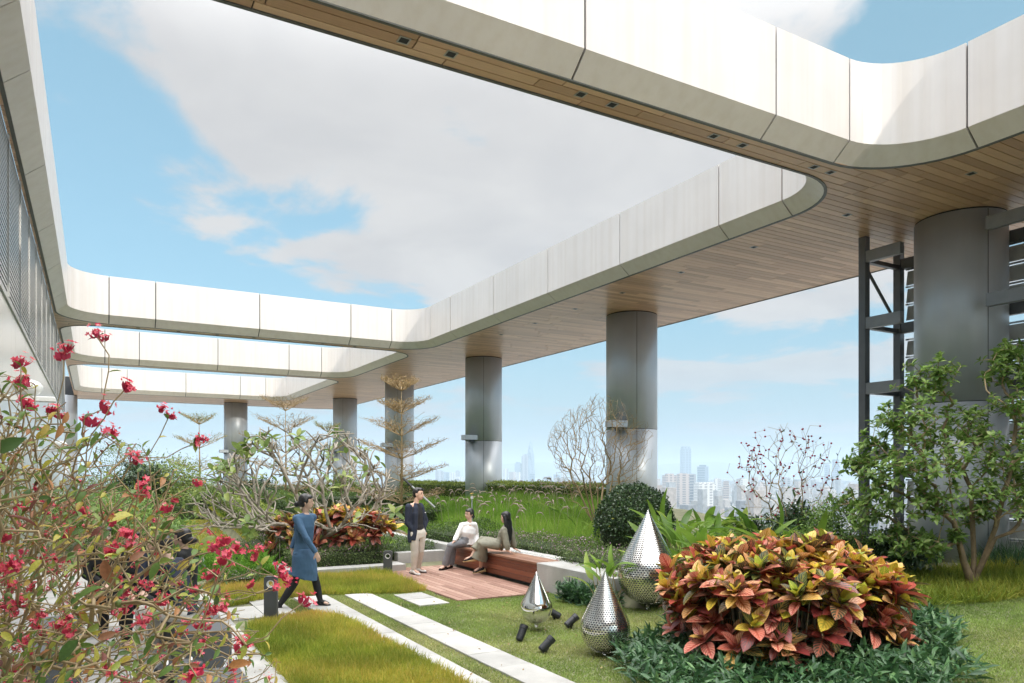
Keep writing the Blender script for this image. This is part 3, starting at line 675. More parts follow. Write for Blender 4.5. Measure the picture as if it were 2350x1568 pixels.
G = lambda *c: c
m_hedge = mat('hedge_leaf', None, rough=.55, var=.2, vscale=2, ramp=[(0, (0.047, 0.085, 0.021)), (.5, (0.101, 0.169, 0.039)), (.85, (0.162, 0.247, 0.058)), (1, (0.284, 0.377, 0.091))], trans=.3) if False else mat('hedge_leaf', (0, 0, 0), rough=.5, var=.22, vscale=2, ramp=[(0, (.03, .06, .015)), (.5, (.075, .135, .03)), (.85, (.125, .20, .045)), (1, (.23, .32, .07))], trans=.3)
m_hedge_y = mat('hedge_leaf_yellow', (0, 0, 0), rough=.5, var=.22, vscale=2, ramp=[(0, (0.072, 0.115, 0.018)), (.5, (0.180, 0.253, 0.042)), (1, (0.408, 0.460, 0.084))], trans=.3)
m_flowering = mat('purple_flower_hedge', (0, 0, 0), rough=.55, var=.2, vscale=3, ramp=[(0, (0.041, 0.065, 0.024)), (.45, (0.108, 0.169, 0.047)), (.86, (0.189, 0.260, 0.074)), (.88, (0.486, 0.286, 0.405)), (1, (0.567, 0.364, 0.486))], trans=.25)
m_darkgreen = mat('dark_glossy_leaf', (0, 0, 0), rough=.32, var=.2, vscale=4, ramp=[(0, (0.018, 0.045, 0.018)), (.7, (0.053, 0.105, 0.033)), (.93, (0.090, 0.165, 0.045)), (1, (0.510, 0.495, 0.075))], trans=.15)
m_ground = mat('ground_cover_leaf', (0, 0, 0), rough=.38, var=.2, vscale=3, ramp=[(0, (0.025, 0.069, 0.031)), (.5, (0.056, 0.138, 0.053)), (.85, (0.106, 0.218, 0.077)), (1, (0.225, 0.368, 0.143))], trans=.25)
m_lily = mat('lily_leaf', (0, 0, 0), rough=.42, var=.15, vscale=3, ramp=[(0, (0.069, 0.154, 0.022)), (.4, (0.161, 0.286, 0.039)), (.8, (0.276, 0.418, 0.066)), (1, (0.414, 0.506, 0.110))], trans=.4)
m_tree = mat('tree_leaf', (0, 0, 0), rough=.40, var=.2, vscale=3, ramp=[(0, (.07, .14, .035)), (.4, (.17, .29, .06)), (.75, (.29, .44, .11)), (1, (.46, .58, .20))], trans=.42)
m_frl = mat('frangipani_leaf', (0, 0, 0), rough=.5, var=.15, vscale=3, ramp=[(0, (.10, .17, .04)), (.6, (.20, .28, .07)), (1, (.33, .38, .11))], trans=.35)
m_jl = mat('shrub_leaf', (0, 0, 0), rough=.5, var=.2, vscale=8, ramp=[(0, (0.065, 0.132, 0.030)), (.35, (0.143, 0.240, 0.048)), (.55, (0.312, 0.360, 0.072)), (.7, (0.546, 0.504, 0.084)), (.82, (0.442, 0.204, 0.072)), (.92, (0.260, 0.108, 0.060)), (1, (0.143, 0.036, 0.042))], trans=.35)
m_fl = mat('red_petal', (0, 0, 0), rough=.5, var=.1, vscale=20, ramp=[(0, (.50, .04, .10)), (.3, (.90, .10, .18)), (.75, (.95, .20, .28)), (.93, (.95, .38, .38)), (1, (.95, .6, .15))], trans=.4)
m_grassy = mat('yellow_grass', (0, 0, 0), rough=.6, var=.28, vscale=1.6, ramp=[(0, (0.130, 0.218, 0.024)), (.35, (0.312, 0.368, 0.042)), (.65, (0.546, 0.460, 0.084)), (.85, (0.598, 0.391, 0.120)), (1, (0.429, 0.196, 0.072))], trans=.35, coords='Object')
m_lawnblade = mat('lawn_blade', (0, 0, 0), rough=.6, var=.34, vscale=1.3, ramp=[(0, (.14, .24, .05)), (.45, (.26, .36, .08)), (.75, (.42, .44, .16)), (1, (.60, .54, .28))], trans=.3)
m_tall = mat('tall_grass', (0, 0, 0), rough=.55, var=.25, vscale=1.2, ramp=[(0, (0.087, 0.200, 0.019)), (.5, (0.203, 0.375, 0.039)), (1, (0.435, 0.550, 0.104))], trans=.4)
m_plume = mat('grass_plume', (.46, .37, .30), rough=.9, var=.2, vscale=10, trans=.3)
m_fern = mat('foxtail_fern', (0, 0, 0), rough=.5, var=.2, vscale=3, ramp=[(0, (0.060, 0.187, 0.017)), (.5, (0.156, 0.363, 0.033)), (1, (0.324, 0.528, 0.077))], trans=.35)
m_dead = mat('dry_leaf', (0, 0, 0), rough=.8, var=.2, vscale=3, ramp=[(0, (.22, .13, .05)), (.5, (.34, .23, .10)), (1, (.45, .34, .17))], trans=.3)
VE = [(0, (.22, .25, .03)), (.18, (.50, .16, .10)), (.34, (.40, .05, .05)), (.5, (.55, .14, .06)), (.64, (.45, .05, .05)), (.78, (.62, .38, .06)), (.9, (.40, .42, .05)), (1, (.6, .6, .12))]
m_croton = mat('croton_leaf', (0, 0, 0), rough=.33, var=.2, vscale=6, ramp=[(0, (.03, .065, .02)), (.14, (.05, .06, .03)), (.26, (.14, .075, .07)), (.38, (.28, .055, .05)), (.50, (.52, .10, .08)), (.62, (.72, .32, .23)), (.74, (.78, .48, .22)), (.86, (.80, .58, .07)), (.94, (.50, .52, .05)), (1, (.22, .36, .04))], veins=VE, trans=.22)

def surf_points(x0, x1, y0, y1, z0f, z1f, n):
    """points and outward normals over top and four sides of a box whose top and base follow functions"""
    h = .5; A = np.array([(x1 - x0) * (y1 - y0), (y1 - y0) * h, (y1 - y0) * h, (x1 - x0) * h, (x1 - x0) * h]); A /= A.sum()
    side = rng.choice(5, n, p=A); u = rng.random(n); v = rng.random(n); P = np.zeros((n, 3)); Nn = np.zeros((n, 3))
    X = x0 + (x1 - x0) * u; Y = y0 + (y1 - y0) * v
    X = np.where(side == 1, x0, np.where(side == 2, x1, X)); Y = np.where(side == 3, y0, np.where(side == 4, y1, Y))
    w = np.where((side == 1) | (side == 2), u, v)
    zt = np.array([z1f(a, b) for a, b in zip(X, Y)]); zb = np.array([z0f(a, b) for a, b in zip(X, Y)])
    Z = np.where(side == 0, zt, zb + (zt - zb) * w)
    Nn[side == 0] = (0, 0, 1); Nn[side == 1] = (-1, 0, .2); Nn[side == 2] = (1, 0, .2); Nn[side == 3] = (0, -1, .2); Nn[side == 4] = (0, 1, .2)
    return np.stack([X, Y, Z], 1), Nn
def hedge(x0, x1, y0, y1, ztop, label, m=None, size=.045, dens=900, name='hedge', cat='hedge', group=None, zb=None, rough=.05, rot=0, tpl=None):
    """clipped hedge: leaves over a dark twiggy core"""
    base = zb if zb is not None else (lambda a, b: hgt(a, b))
    cx, cy = (x0 + x1) / 2, (y0 + y1) / 2
    lump = lambda a, b: .6 * rough * math.sin(a * 3.1 + b * 1.7) + .5 * rough * math.sin(b * 4.3 - a * 2.1 + 1)
    top = (lambda a, b: base(a, b) + ztop + lump(a, b))
    root = empty(name, (cx, cy, base(cx, cy)), label, cat, group)
    area_ = (x1 - x0) * (y1 - y0) + 2 * ztop * ((x1 - x0) + (y1 - y0)); n = int(area_ * dens)
    P, Nn = surf_points(x0, x1, y0, y1, base, top, n)
    P += Nn * rng.normal(0, rough * .5, (n, 1)) + rng.normal(0, size * .3, (n, 3))
    if rot:
        c_, s_ = math.cos(rot), math.sin(rot); Q = P.copy(); Q[:, 0] = cx + (P[:, 0] - cx) * c_ - (P[:, 1] - cy) * s_; Q[:, 1] = cy + (P[:, 0] - cx) * s_ + (P[:, 1] - cy) * c_; P = Q
    D = Nn * .6 + rdirs(n); R = frames(D, rdirs(n) + Nn * .5)
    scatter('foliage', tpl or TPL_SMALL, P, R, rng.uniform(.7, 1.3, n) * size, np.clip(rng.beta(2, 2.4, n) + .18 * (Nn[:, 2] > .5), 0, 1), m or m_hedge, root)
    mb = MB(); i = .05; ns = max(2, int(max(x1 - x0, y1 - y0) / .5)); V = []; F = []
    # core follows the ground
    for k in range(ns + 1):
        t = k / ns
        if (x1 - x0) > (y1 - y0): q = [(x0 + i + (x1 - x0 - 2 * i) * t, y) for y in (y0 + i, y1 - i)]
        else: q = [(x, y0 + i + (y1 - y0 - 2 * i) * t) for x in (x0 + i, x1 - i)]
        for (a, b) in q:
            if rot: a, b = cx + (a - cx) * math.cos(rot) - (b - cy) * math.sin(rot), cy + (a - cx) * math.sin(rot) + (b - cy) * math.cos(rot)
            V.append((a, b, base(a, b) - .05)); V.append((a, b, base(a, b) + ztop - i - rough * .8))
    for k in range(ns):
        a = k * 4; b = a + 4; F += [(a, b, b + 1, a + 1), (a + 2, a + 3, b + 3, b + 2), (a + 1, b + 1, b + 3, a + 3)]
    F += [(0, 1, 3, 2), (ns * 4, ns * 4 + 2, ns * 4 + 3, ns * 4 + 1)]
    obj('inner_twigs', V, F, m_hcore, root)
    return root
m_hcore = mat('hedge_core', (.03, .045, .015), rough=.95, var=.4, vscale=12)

def in_poly(P, poly):
    x, y = P[:, 0], P[:, 1]; ins = np.zeros(len(P), bool); n = len(poly)
    for i in range(n):
        x0, y0 = poly[i]; x1, y1 = poly[(i + 1) % n]
        c = ((y0 > y) != (y1 > y)) & (x < (x1 - x0) * (y - y0) / ((y1 - y0) + 1e-12) + x0); ins ^= c
    return ins
def grass(name, poly, dens, h0, h1, w, m, lean=.35, bias=0.0, zoff=0.0, bend=.25, patches=0.0, label=None, edge=.0, mix=(2, 2)):
    xs = [p[0] for p in poly]; ys = [p[1] for p in poly]; A = (max(xs) - min(xs)) * (max(ys) - min(ys)); n = int(A * dens)
    P = np.stack([rng.uniform(min(xs), max(xs), n), rng.uniform(min(ys), max(ys), n)], 1); P = P[in_poly(P, poly)]; n = len(P)
    Z = np.array([hgt(a, b) for a, b in P]) + zoff
    D = np.stack([rng.normal(0, lean, n), rng.normal(0, lean, n), np.ones(n)], 1)
    f = .5 + .5 * np.sin(P[:, 0] * 2.9 + 1.3 * np.sin(P[:, 1] * 2.1)) * np.sin(P[:, 1] * 3.7 + P[:, 0] * .9)
    hh = rng.uniform(h0, h1, n) * (1 - .25 * f)
    R = frames(D, rdirs(n) * np.array([1, 1, .05]))
    col = np.clip(rng.beta(*mix, n) * (1 - patches) + patches * (.5 + .5 * np.sin(P[:, 0] * 1.7 + 2 * np.sin(P[:, 1] * .9)) * np.sin(P[:, 1] * 1.3 + 1 + P[:, 0])) * 1.1 + bias, 0, 1)
    S = np.stack([hh, np.full(n, w) * rng.uniform(.7, 1.3, n), np.ones(n)], 1)
    o = scatter(name, TPL_BLADE, np.stack([P[:, 0], P[:, 1], Z], 1), R, S, col, m, None, bend=rng.uniform(0, bend, (n, 1))); tag(o, label, kind='stuff'); return o

# ------------------------------------------------------------------ paving, kerbs, deck, bench
pv = empty('stone_path', (3.7, 8, 0), 'twin strips of pale granite slabs crossing the lawn towards the deck', 'path')
def slab(x0, x1, y0, y1, z=.03, par=None, name='slab', m=None):
    mb = MB(); dz = random.uniform(-.002, .002); mb.bbox(x0 + .004, x1 - .004, y0 + .004, y1 - .004, -.02, z + dz, .004, random.random()); return mb.build(name, m or m_pave, par, attr=True)
js = [11.62, 10.74, 9.48, 8.91, 8.26, 7.13, 6.53, 5.35, 4.75, 3.5]
for a, b in zip(js, js[1:]): slab(3.50, 3.92, b, a, par=pv)
js = [11.72, 10.86, 10.05, 9.2, 8.6, 7.3, 6.1, 5.0, 3.8]
for a, b in zip(js, js[1:]): slab(2.72, 3.24, b, a, par=pv)
pv = empty('stepping_slabs', (4.43, 10.6, 0), 'pair of pale granite slabs set in the lawn before the timber deck', 'path')
slab(4.18, 4.67, 10.67, 11.22, par=pv); slab(4.18, 4.67, 10.12, 10.66, par=pv)
pv = empty('side_path', (1.4, 11, 0), 'pale granite path running along the building beside the dark seats', 'path')
for k in range(26):
    y0 = 4.0 + k * .6
    for c in range(4 if y0 > 2 else 4):
        slab(-.98 + c * .645, -.98 + (c + 1) * .645, y0, y0 + .6, .025, pv)
for x0 in (1.62, 2.05): slab(x0, x0 + .43, 10.38, 11.32, .026, pv)
slab(2.05, 2.48, 11.34, 11.9, .026, pv)
for (x0, x1) in ((2.72, 3.24),): pass
brick = empty('brick_strip', (4.2, 5.2, 0), 'reddish timber edge at the bottom of the stone path', 'path')
for k in range(5):
    mb = MB(); mb.bbox(3.95, 5.6, 4.35 + k * .145, 4.35 + k * .145 + .135, -.02, .03, .004, random.random()); mb.build('board', m_deck, brick, attr=True)
dk = empty('timber_deck', (5.7, 12.2, 0), 'reddish brown timber deck where the group talks', 'deck')
y = 10.22; i = 0
mbs = []
x = 4.86
W_ = .118
while x < 6.47:
    ys = 10.22; ye = 14.34
    cuts = sorted([ys, ye] + [ys + random.uniform(.6, 1.6), ys + random.uniform(2.2, 3.6)])
    for a, b in zip(cuts, cuts[1:]):
        mb = MB(); mb.bbox(x + .004, x + W_ - .004, a + .002, b - .002, .0, .032 + random.uniform(-.001, .001), .004, random.random()); mb.build('deck_board', m_deck, dk, attr=True)
    x += W_
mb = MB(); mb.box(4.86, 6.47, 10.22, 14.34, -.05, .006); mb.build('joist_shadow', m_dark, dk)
bn = empty('bench', (6.78, 12.3, .03), 'long red-brown slatted timber bench built against the planter behind the deck', 'bench')
mb = MB(); mb.box(6.58, 7.02, 10.68, 13.92, .03, .42); mb.build('bench_core', m_dark, bn)
for k in range(4):
    z0 = .085 + k * .092
    mb = MB(); mb.bbox(6.545, 6.578, 10.67, 13.95, z0, z0 + .086, .004, random.random()); mb.build('slat', m_bench, bn, attr=True)
    mb = MB(); mb.bbox(6.58, 7.02, 13.925, 13.955, z0, z0 + .086, .004, random.random()); mb.build('slat', m_bench, bn, attr=True)
for k in range(4):
    mb = MB(); mb.bbox(6.53 + k * .123, 6.53 + k * .123 + .119, 10.66, 13.96, .425, .462, .006, random.random()); mb.build('seat_board', m_benchtop, bn, attr=True)
ls = empty('gravel_strip', (7.1, 12, .4), 'white pebble light trough behind the bench seat', 'light strip')
mb = MB(); mb.box(7.03, 7.17, 9.0, 14.2, .30, .44); mb.build('trough', m_white, ls)
n = 2600; P = np.stack([rng.uniform(7.045, 7.155, n), rng.uniform(9.0, 14.2, n), rng.uniform(.442, .455, n)], 1)
o = scatter('pebbles', TPL_SMALL, P, frames(rdirs(n), rdirs(n)), np.full(n, .03), rng.random(n), m_white, ls); tag(o, kind='stuff')

def wall(name, x0, x1, y0, y1, z0, z1, m, label, cat='planter wall', joints=()):
    r = empty(name, ((x0 + x1) / 2, (y0 + y1) / 2, z0), label, cat)
    ax = 0 if x1 - x0 > y1 - y0 else 1; lo, hi = (x0, x1) if ax == 0 else (y0, y1); cs = [lo] + list(joints) + [hi]
    for a, b in zip(cs, cs[1:]):
        mb = MB(); aa, bb = (a + .002, b - .002)
        mb.bbox(*( (aa, bb, y0, y1) if ax == 0 else (x0, x1, aa, bb)), z0, z1, .008); mb.build('wall_block', m, r)
    return r
wall('planter_wall', 6.53, 7.02, 8.5, 10.65, -.05, .46, m_conc, 'grey concrete planter wall continuing from the near end of the bench')
wall('planter_wall', 5.45, 6.52, 14.36, 14.58, -.02, .33, m_conc, 'low grey concrete wall closing the deck behind the man')
wall('planter_wall', 6.53, 6.75, 13.98, 18.5, .0, .45, m_conc, 'concrete planter edge running back from the far end of the bench', joints=(15.2, 16.8))
wall('planter_wall', 7.18, 7.38, 8.9, 14.6, .2, .462, m_conc2, 'pale concrete coping strip behind the pebble trough', joints=(10.6, 12.4))
wall('kerb', 3.18, 5.44, 13.87, 14.22, -.02, .155, m_conc2, 'pale concrete kerb in front of the purple flowering hedge', 'kerb', joints=(4.4,))
wall('kerb', 3.10, 3.30, 14.23, 15.9, -.02, .15, m_conc2, 'short pale kerb beside the bright foxtail ferns', 'kerb')
wall('kerb', 5.14, 5.44, 14.23, 14.35, -.02, .157, m_conc2, 'small pale kerb end block behind the round-eyed bollard', 'kerb')

# ------------------------------------------------------------------ grasses and ground cover
grass('lawn_grass', [(3.90, 3.2), (12.0, 3.2), (12.0, 5.2), (9.8, 6.0), (6.5, 8.2), (6.52, 10.25), (4.84, 10.25), (4.82, 11.3), (3.90, 11.3)], 7500, .022, .05, .006, m_lawnblade, lean=.55, patches=.45, mix=(2, 3))
grass('lawn_grass', [(3.22, 3.2), (3.52, 3.2), (3.52, 11.9), (3.22, 11.9)], 9000, .02, .045, .006, m_lawnblade, lean=.55, patches=.3, bias=.15)
grass('lawn_grass', [(2.50, 9.9), (2.70, 9.9), (2.70, 12.0), (2.50, 12.0)], 8000, .02, .05, .006, m_lawnblade, lean=.5)
grass('lawn_grass', [(3.95, 11.1), (4.9, 11.1), (4.9, 11.6), (3.95, 11.6)], 7000, .03, .06, .006, m_lawnblade, lean=.5)
FB = [(1.66, 3.4), (3.0, 3.4), (3.02, 6.5), (2.99, 8.3), (2.93, 9.9), (2.72, 10.35), (2.2, 10.30), (1.75, 10.0), (1.60, 9.3), (1.58, 7.5)]
grass('grass_bed', FB, 8500, .09, .19, .009, m_grassy, lean=.42, bend=.5, patches=.5, mix=(2, 2.3), bias=-.01)
SB = [(1.7, 11.5), (2.5, 11.9), (3.25, 11.85), (3.9, 11.5), (4.4, 11.32), (4.80, 11.35), (4.84, 12.3), (4.95, 13.4), (4.8, 13.83), (3.0, 13.83), (2.4, 14.3), (1.6, 13.4)]
grass('grass_bed', SB, 6500, .13, .25, .010, m_grassy, lean=.4, bend=.5, patches=.4, mix=(2, 2.4), bias=.06)
RB = [(7.7, 6.9), (8.9, 5.9), (10.2, 5.2), (12.3, 5.0), (12.6, 6.4), (9.5, 7.6), (8.2, 7.8)]
grass('grass_bed', RB, 3800, .2, .42, .011, m_grassy, lean=.5, bend=.9, patches=.4, mix=(2, 3.5), bias=-.08)
# foreground ground cover under the croton
GC = [(5.1, 6.7), (4.35, 5.5), (4.05, 4.6), (4.3, 3.6), (6.9, 3.6), (7.3, 4.15), (8.3, 4.6), (8.7, 5.1), (8.4, 5.9), (8.6, 6.8), (8.2, 7.6), (7.5, 7.6), (6.6, 7.2), (5.7, 6.5)]
n = 17500; P = np.stack([rng.uniform(4.0, 9.0, n), rng.uniform(3.6, 8.2, n)], 1); P = P[in_poly(P, GC)]; n = len(P)
Z = np.array([hgt(a, b) for a, b in P]) + rng.uniform(.05, .24, n) * (.8 + .3 * np.sin(P[:, 0] * 2.3) * np.cos(P[:, 1] * 2.9))
D = np.stack([rng.normal(0, .8, n), rng.normal(0, .8, n), rng.uniform(.2, 1.1, n)], 1)
o = scatter('ground_cover', leaf_tpl(3, .24, .3, .2), np.stack([P[:, 0], P[:, 1], Z], 1), frames(D, rdirs(n, 1.2)), rng.uniform(.09, .18, n), np.clip(rng.beta(2, 2.2, n), 0, 1), m_ground, smooth=True); tag(o, kind='stuff')
# ground cover fringe around wall foot
n = 2000; P = np.stack([rng.uniform(6.15, 6.52, n), rng.uniform(8.3, 9.5, n), rng.uniform(.03, .28, n)], 1); D = np.stack([rng.normal(0, .8, n), rng.normal(0, .8, n), rng.uniform(.2, 1.1, n)], 1)
o = scatter('ground_cover', leaf_tpl(3, .2, .3, .2), P, frames(D, rdirs(n, 1)), rng.uniform(.08, .15, n), rng.beta(2, 2.6, n), m_ground); tag(o, kind='stuff')

# upper planter: rising green terraces
hedge(7.42, 8.3, 10.9, 14.4, .28, 'low clipped hedge with tiny purple flowers right behind the bench', m_flowering, .035, 1500, rough=.07)
hedge(7.05, 8.2, 8.3, 10.8, .26, 'low rounded hedge with purple flowers on the concrete wall near the bench end', m_flowering, .035, 1500, rough=.09)
hedge(6.8, 8.3, 14.7, 16.6, .34, 'dark low hedge between the bench end and the tall grass', m_hedge, .04, 1100, rough=.08)
hedge(5.3, 6.45, 14.75, 16.4, .26, 'low glossy green hedge behind the short concrete wall', m_hedge, .04, 1300, rough=.07)
hedge(3.35, 5.15, 14.3, 15.25, .34, 'clipped hedge with small purple flowers behind the pale kerb', m_flowering, .035, 1800, rough=.06)
hedge(3.35, 5.6, 15.5, 16.2, .32, 'loose green hedge in front of the orange croton clump', m_hedge, .04, 1300, rough=.09)
hedge(2.5, 3.3, 15.9, 17.6, .34, 'rounded clipped hedge sloping away left of the walking woman', m_flowering, .038, 1100, rough=.08)
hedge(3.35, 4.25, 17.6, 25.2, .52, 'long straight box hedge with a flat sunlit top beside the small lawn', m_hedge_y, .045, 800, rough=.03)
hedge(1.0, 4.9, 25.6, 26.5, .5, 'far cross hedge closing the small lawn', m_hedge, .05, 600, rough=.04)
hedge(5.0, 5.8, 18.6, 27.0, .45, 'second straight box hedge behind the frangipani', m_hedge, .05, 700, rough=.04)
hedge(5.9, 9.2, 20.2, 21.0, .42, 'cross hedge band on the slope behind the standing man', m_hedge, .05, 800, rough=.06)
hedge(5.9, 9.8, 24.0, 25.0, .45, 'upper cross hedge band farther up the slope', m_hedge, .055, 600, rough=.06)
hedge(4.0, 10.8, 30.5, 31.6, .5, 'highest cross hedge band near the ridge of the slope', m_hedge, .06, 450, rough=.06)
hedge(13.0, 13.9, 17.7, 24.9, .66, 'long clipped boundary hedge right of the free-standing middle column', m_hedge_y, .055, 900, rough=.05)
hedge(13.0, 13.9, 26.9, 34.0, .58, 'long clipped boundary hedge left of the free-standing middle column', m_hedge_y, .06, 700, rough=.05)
# small lawn on the left and green slopes
grass('lawn_grass', [(1.3, 18.4), (3.3, 18.0), (3.3, 25.5), (1.3, 25.5)], 1500, .05, .1, .012, m_grassy, lean=.5, patches=.2, bias=-.08)
grass('low_ferns', [(1.65, 14.4), (2.6, 16.2), (3.3, 17.7), (1.7, 18.4), (1.3, 16.0)], 2600, .10, .24, .014, m_fern, lean=.6, bend=.6, patches=.3, bias=-.15)
grass('slope_grass', [(3.3, 16.3), (6.6, 16.3), (8.4, 16.7), (12.8, 17.5), (12.8, 34), (2, 34), (3.3, 27)], 620, .09, .22, .02, m_tall, lean=.5, bend=.6, patches=.3)
TG = [(8.0, 15.0), (8.35, 11.5), (10.6, 12.2), (12.6, 14.5), (12.7, 24), (9.6, 22), (8.2, 18)]
grass('fountain_grass', TG, 1500, .35, .72, .012, m_tall, lean=.32, bend=.55, patches=.35)
grass('fountain_grass', [(8.4, 10.4), (10.6, 10.2), (11.3, 12.6), (8.5, 12.2)], 1700, .22, .45, .012, m_tall, lean=.45, bend=.6, patches=.2, bias=-.15)
grass('fountain_grass', [(10.2, 7.7), (12.8, 7.3), (12.8, 8.6), (10.3, 9.6)], 1500, .3, .6, .012, m_ground, lean=.45, bend=.9)
grass('fountain_grass', [(12.2, 5.6), (13.6, 4.6), (13.6, 6.4), (12.6, 6.9)], 2200, .35, .65, .012, m_ground, lean=.5, bend=1.0)
# plumes
n = 120; mb = MB(); r = random.Random(3)
for k in range(n):
    a = r.uniform(985, 1340); d = r.uniform(16.5, 24); p = far(a, d); x, y = p.x, p.y
    if x > 12.8 or x < 7.6: continue
    z = hgt(x, y) + r.uniform(.55, .85); dx = Vector((r.uniform(-1, 1), r.uniform(-1, 1), 0)).normalized(); L_ = r.uniform(.14, .24)
    b = Vector((x, y, hgt(x, y) + .2)); t = Vector((x, y, z)) + dx * .12
    mb.tube([b, (b + t) / 2 + Vector((0, 0, .08)), t], [.003, .003, .003], 3, cap=False)
    mb.tube([t, t + dx * L_ * .35 + Vector((0, 0, L_ * .35)), t + dx * L_ * .8 + Vector((0, 0, L_ * .38)), t + dx * L_ * 1.15 + Vector((0, 0, L_ * .15))], [.006, .017, .015, .004], 5)
o = mb.build('grass_plumes', m_plume); tag(o, kind='stuff')

# dry leaves and clippings dropped on paths and lawn
n = 900; P = np.stack([rng.uniform(1.0, 7.2, n), rng.uniform(4.5, 14.2, n), np.full(n, .042)], 1); k = (P[:, 0] < 6.4); P = P[k]; n = len(P)
D = rdirs(n); D[:, 2] *= .25; o = scatter('fallen_leaves', TPL_MED, P, frames(D, rdirs(n, 2.5)), rng.uniform(.012, .05, n) * rng.choice([.5, 1], n), rng.random(n), m_dead); tag(o, kind='stuff')
# foxtail ferns
ff = empty('foxtail_fern', (2.7, 14.6, 0), 'bright green foxtail ferns with upright feathery plumes beside the pale kerb', 'fern')
r = random.Random(5); Pn = []; Dn = []; Sn = []
for k in range(120):
    x = r.uniform(1.9, 3.05); y = r.uniform(13.7, 16.3); z = hgt(x, y); ln = Vector((r.gauss(0, .35), r.gauss(0, .35), 1)).normalized(); H_ = r.uniform(.3, .58)
    for q in range(80):
        t = q / 80; p = Vector((x, y, z)) + ln * (H_ * t) + Vector((ln.x, ln.y, 0)) * .2 * t * t; w = .055 * math.sin(math.pi * (t * .85 + .12))
        ang = q * 2.4; dd = Vector((math.cos(ang), math.sin(ang), .9)); Pn.append(p); Dn.append(dd); Sn.append(w * 1.3 + .01)
Pn = np.array(Pn); Dn = np.array(Dn); scatter('plumes', (TPL_SMALL[0] * np.array([1, .5, 1]), TPL_SMALL[1], TPL_SMALL[2]), Pn, frames(Dn, rdirs(len(Pn))), np.array(Sn), rng.beta(2, 2, len(Pn)), m_fern, ff)
hedge(1.75, 2.5, 13.3, 13.9, .28, 'small dark flowering bush at the foot of the foxtail ferns', m_flowering, .035, 1600, rough=.1, name='bush', cat='bush')
#@@PART3
# ------------------------------------------------------------------ trees and shrubs
def grow(root, tips, seg=.12, alpha=.35, curl=.25, up=.1, wob=.02, start=None):
    """tips are joined one by one to the nearest part of the growing plant"""
    nodes = [Vector(root)]; par = [-1]; depth = [0.0]; dirs = [Vector((0, 0, 1))]
    if start:
        for s in start:
            prev = 0
            for p in s:
                p = Vector(p); nodes.append(p); par.append(prev); dirs.append((p - nodes[prev]).normalized()); depth.append(depth[prev] + (p - nodes[prev]).length); prev = len(nodes) - 1
    tips = sorted(tips, key=lambda t: (Vector(t[:3]) - Vector(root)).length)
    A = np.zeros((60000, 4)); 
    for i, p in enumerate(nodes): A[i] = (*p, depth[i])
    ends = []
    for t in tips:
        t = Vector(t[:3]); n = len(nodes)
        dist = np.sqrt(((A[:n, :3] - np.array(t)) ** 2).sum(1)); cost = dist + alpha * A[:n, 3]
        i = int(cost.argmin()); p0 = nodes[i]; L_ = (t - p0).length
        if L_ < .01: continue
        c = p0 + dirs[i] * L_ * curl + (t - p0) * .35 + Vector((0, 0, up * L_)); k = max(1, int(L_ / seg)); prev = i
        for q in range(1, k + 1):
            s = q / k; p = p0 * (1 - s) ** 2 + c * 2 * s * (1 - s) + t * s * s
            if q < k: p += Vector((random.gauss(0, wob), random.gauss(0, wob), random.gauss(0, wob)))
            nodes.append(p); par.append(prev); dirs.append((p - nodes[prev]).normalized()); depth.append(depth[prev] + (p - nodes[prev]).length); A[len(nodes) - 1] = (*p, depth[-1]); prev = len(nodes) - 1
        ends.append(prev)
    return nodes, par, dirs, ends
def tubes(nodes, par, r_tip, r_pow, r_max, sides=5, thick=None):
    """tapered limbs, one smooth chain per branch"""
    n = len(nodes); w = [0.0] * n; ch = [[] for _ in range(n)]
    for i in range(n - 1, 0, -1): ch[par[i]].append(i)
    for i in range(n - 1, -1, -1): w[i] = 1.0 if not ch[i] else sum(w[c] for c in ch[i])
    rad = [min(r_max, r_tip * w[i] ** r_pow) for i in range(n)]
    big = MB(); thin = MB(); starts = [(0, None)]
    while starts:
        i, pr = starts.pop(); chain = ([pr] if pr is not None else []) + [i]; 
        while ch[i]:
            c = sorted(ch[i], key=lambda q: -w[q])
            for o_ in c[1:]: starts.append((o_, i))
            i = c[0]; chain.append(i)
        if len(chain) < 2: continue
        rr = [rad[j] for j in chain]
        if pr is not None: rr[0] = min(rr[0], rr[1] * 1.25)
        for k in range(1, len(rr)): rr[k] = min(rr[k], rr[k - 1])
        tgt = big if rr[0] > (thick or 0) else thin
        sd = sides if rr[0] > .012 else (4 if rr[0] > .004 else 3)
        tgt.tube([nodes[j] for j in chain], rr, sd, cap=rr[-1] > .006)
    return big, thin, rad
def leaves_at(pts, axes, per, L0, L1, spread=.8, w=1.0, jitter=.03):
    """leaf placements in whorls round twig ends"""
    T = []; D = []; Nn = []
    for p, ax in zip(pts, axes):
        a = Vector(ax).normalized(); o_ = a.orthogonal().normalized(); b = a.cross(o_); n = random.randint(*per)
        for k in range(n):
            th = 2 * math.pi * k / n + random.uniform(-.5, .5); d = a * random.uniform(.1, .8) + (o_ * math.cos(th) + b * math.sin(th)) * spread
            T.append(tuple(Vector(p) - a * random.uniform(0, jitter) )); D.append(tuple(d)); Nn.append(tuple(a + Vector((0, 0, .7)) + Vector((random.gauss(0, .2), random.gauss(0, .2), 0))))
    return np.array(T), frames(np.array(D), np.array(Nn)), rng.uniform(L0, L1, len(T))
def leaf_variants(name, tpl, m, n):
    out = []
    for k in range(n):
        o = scatter(name, tpl, np.zeros((1, 3)), np.eye(3)[None], np.ones(1), [(k + .5) / n], m, smooth=True); out.append(o.data); bpy.data.objects.remove(o)
    return out
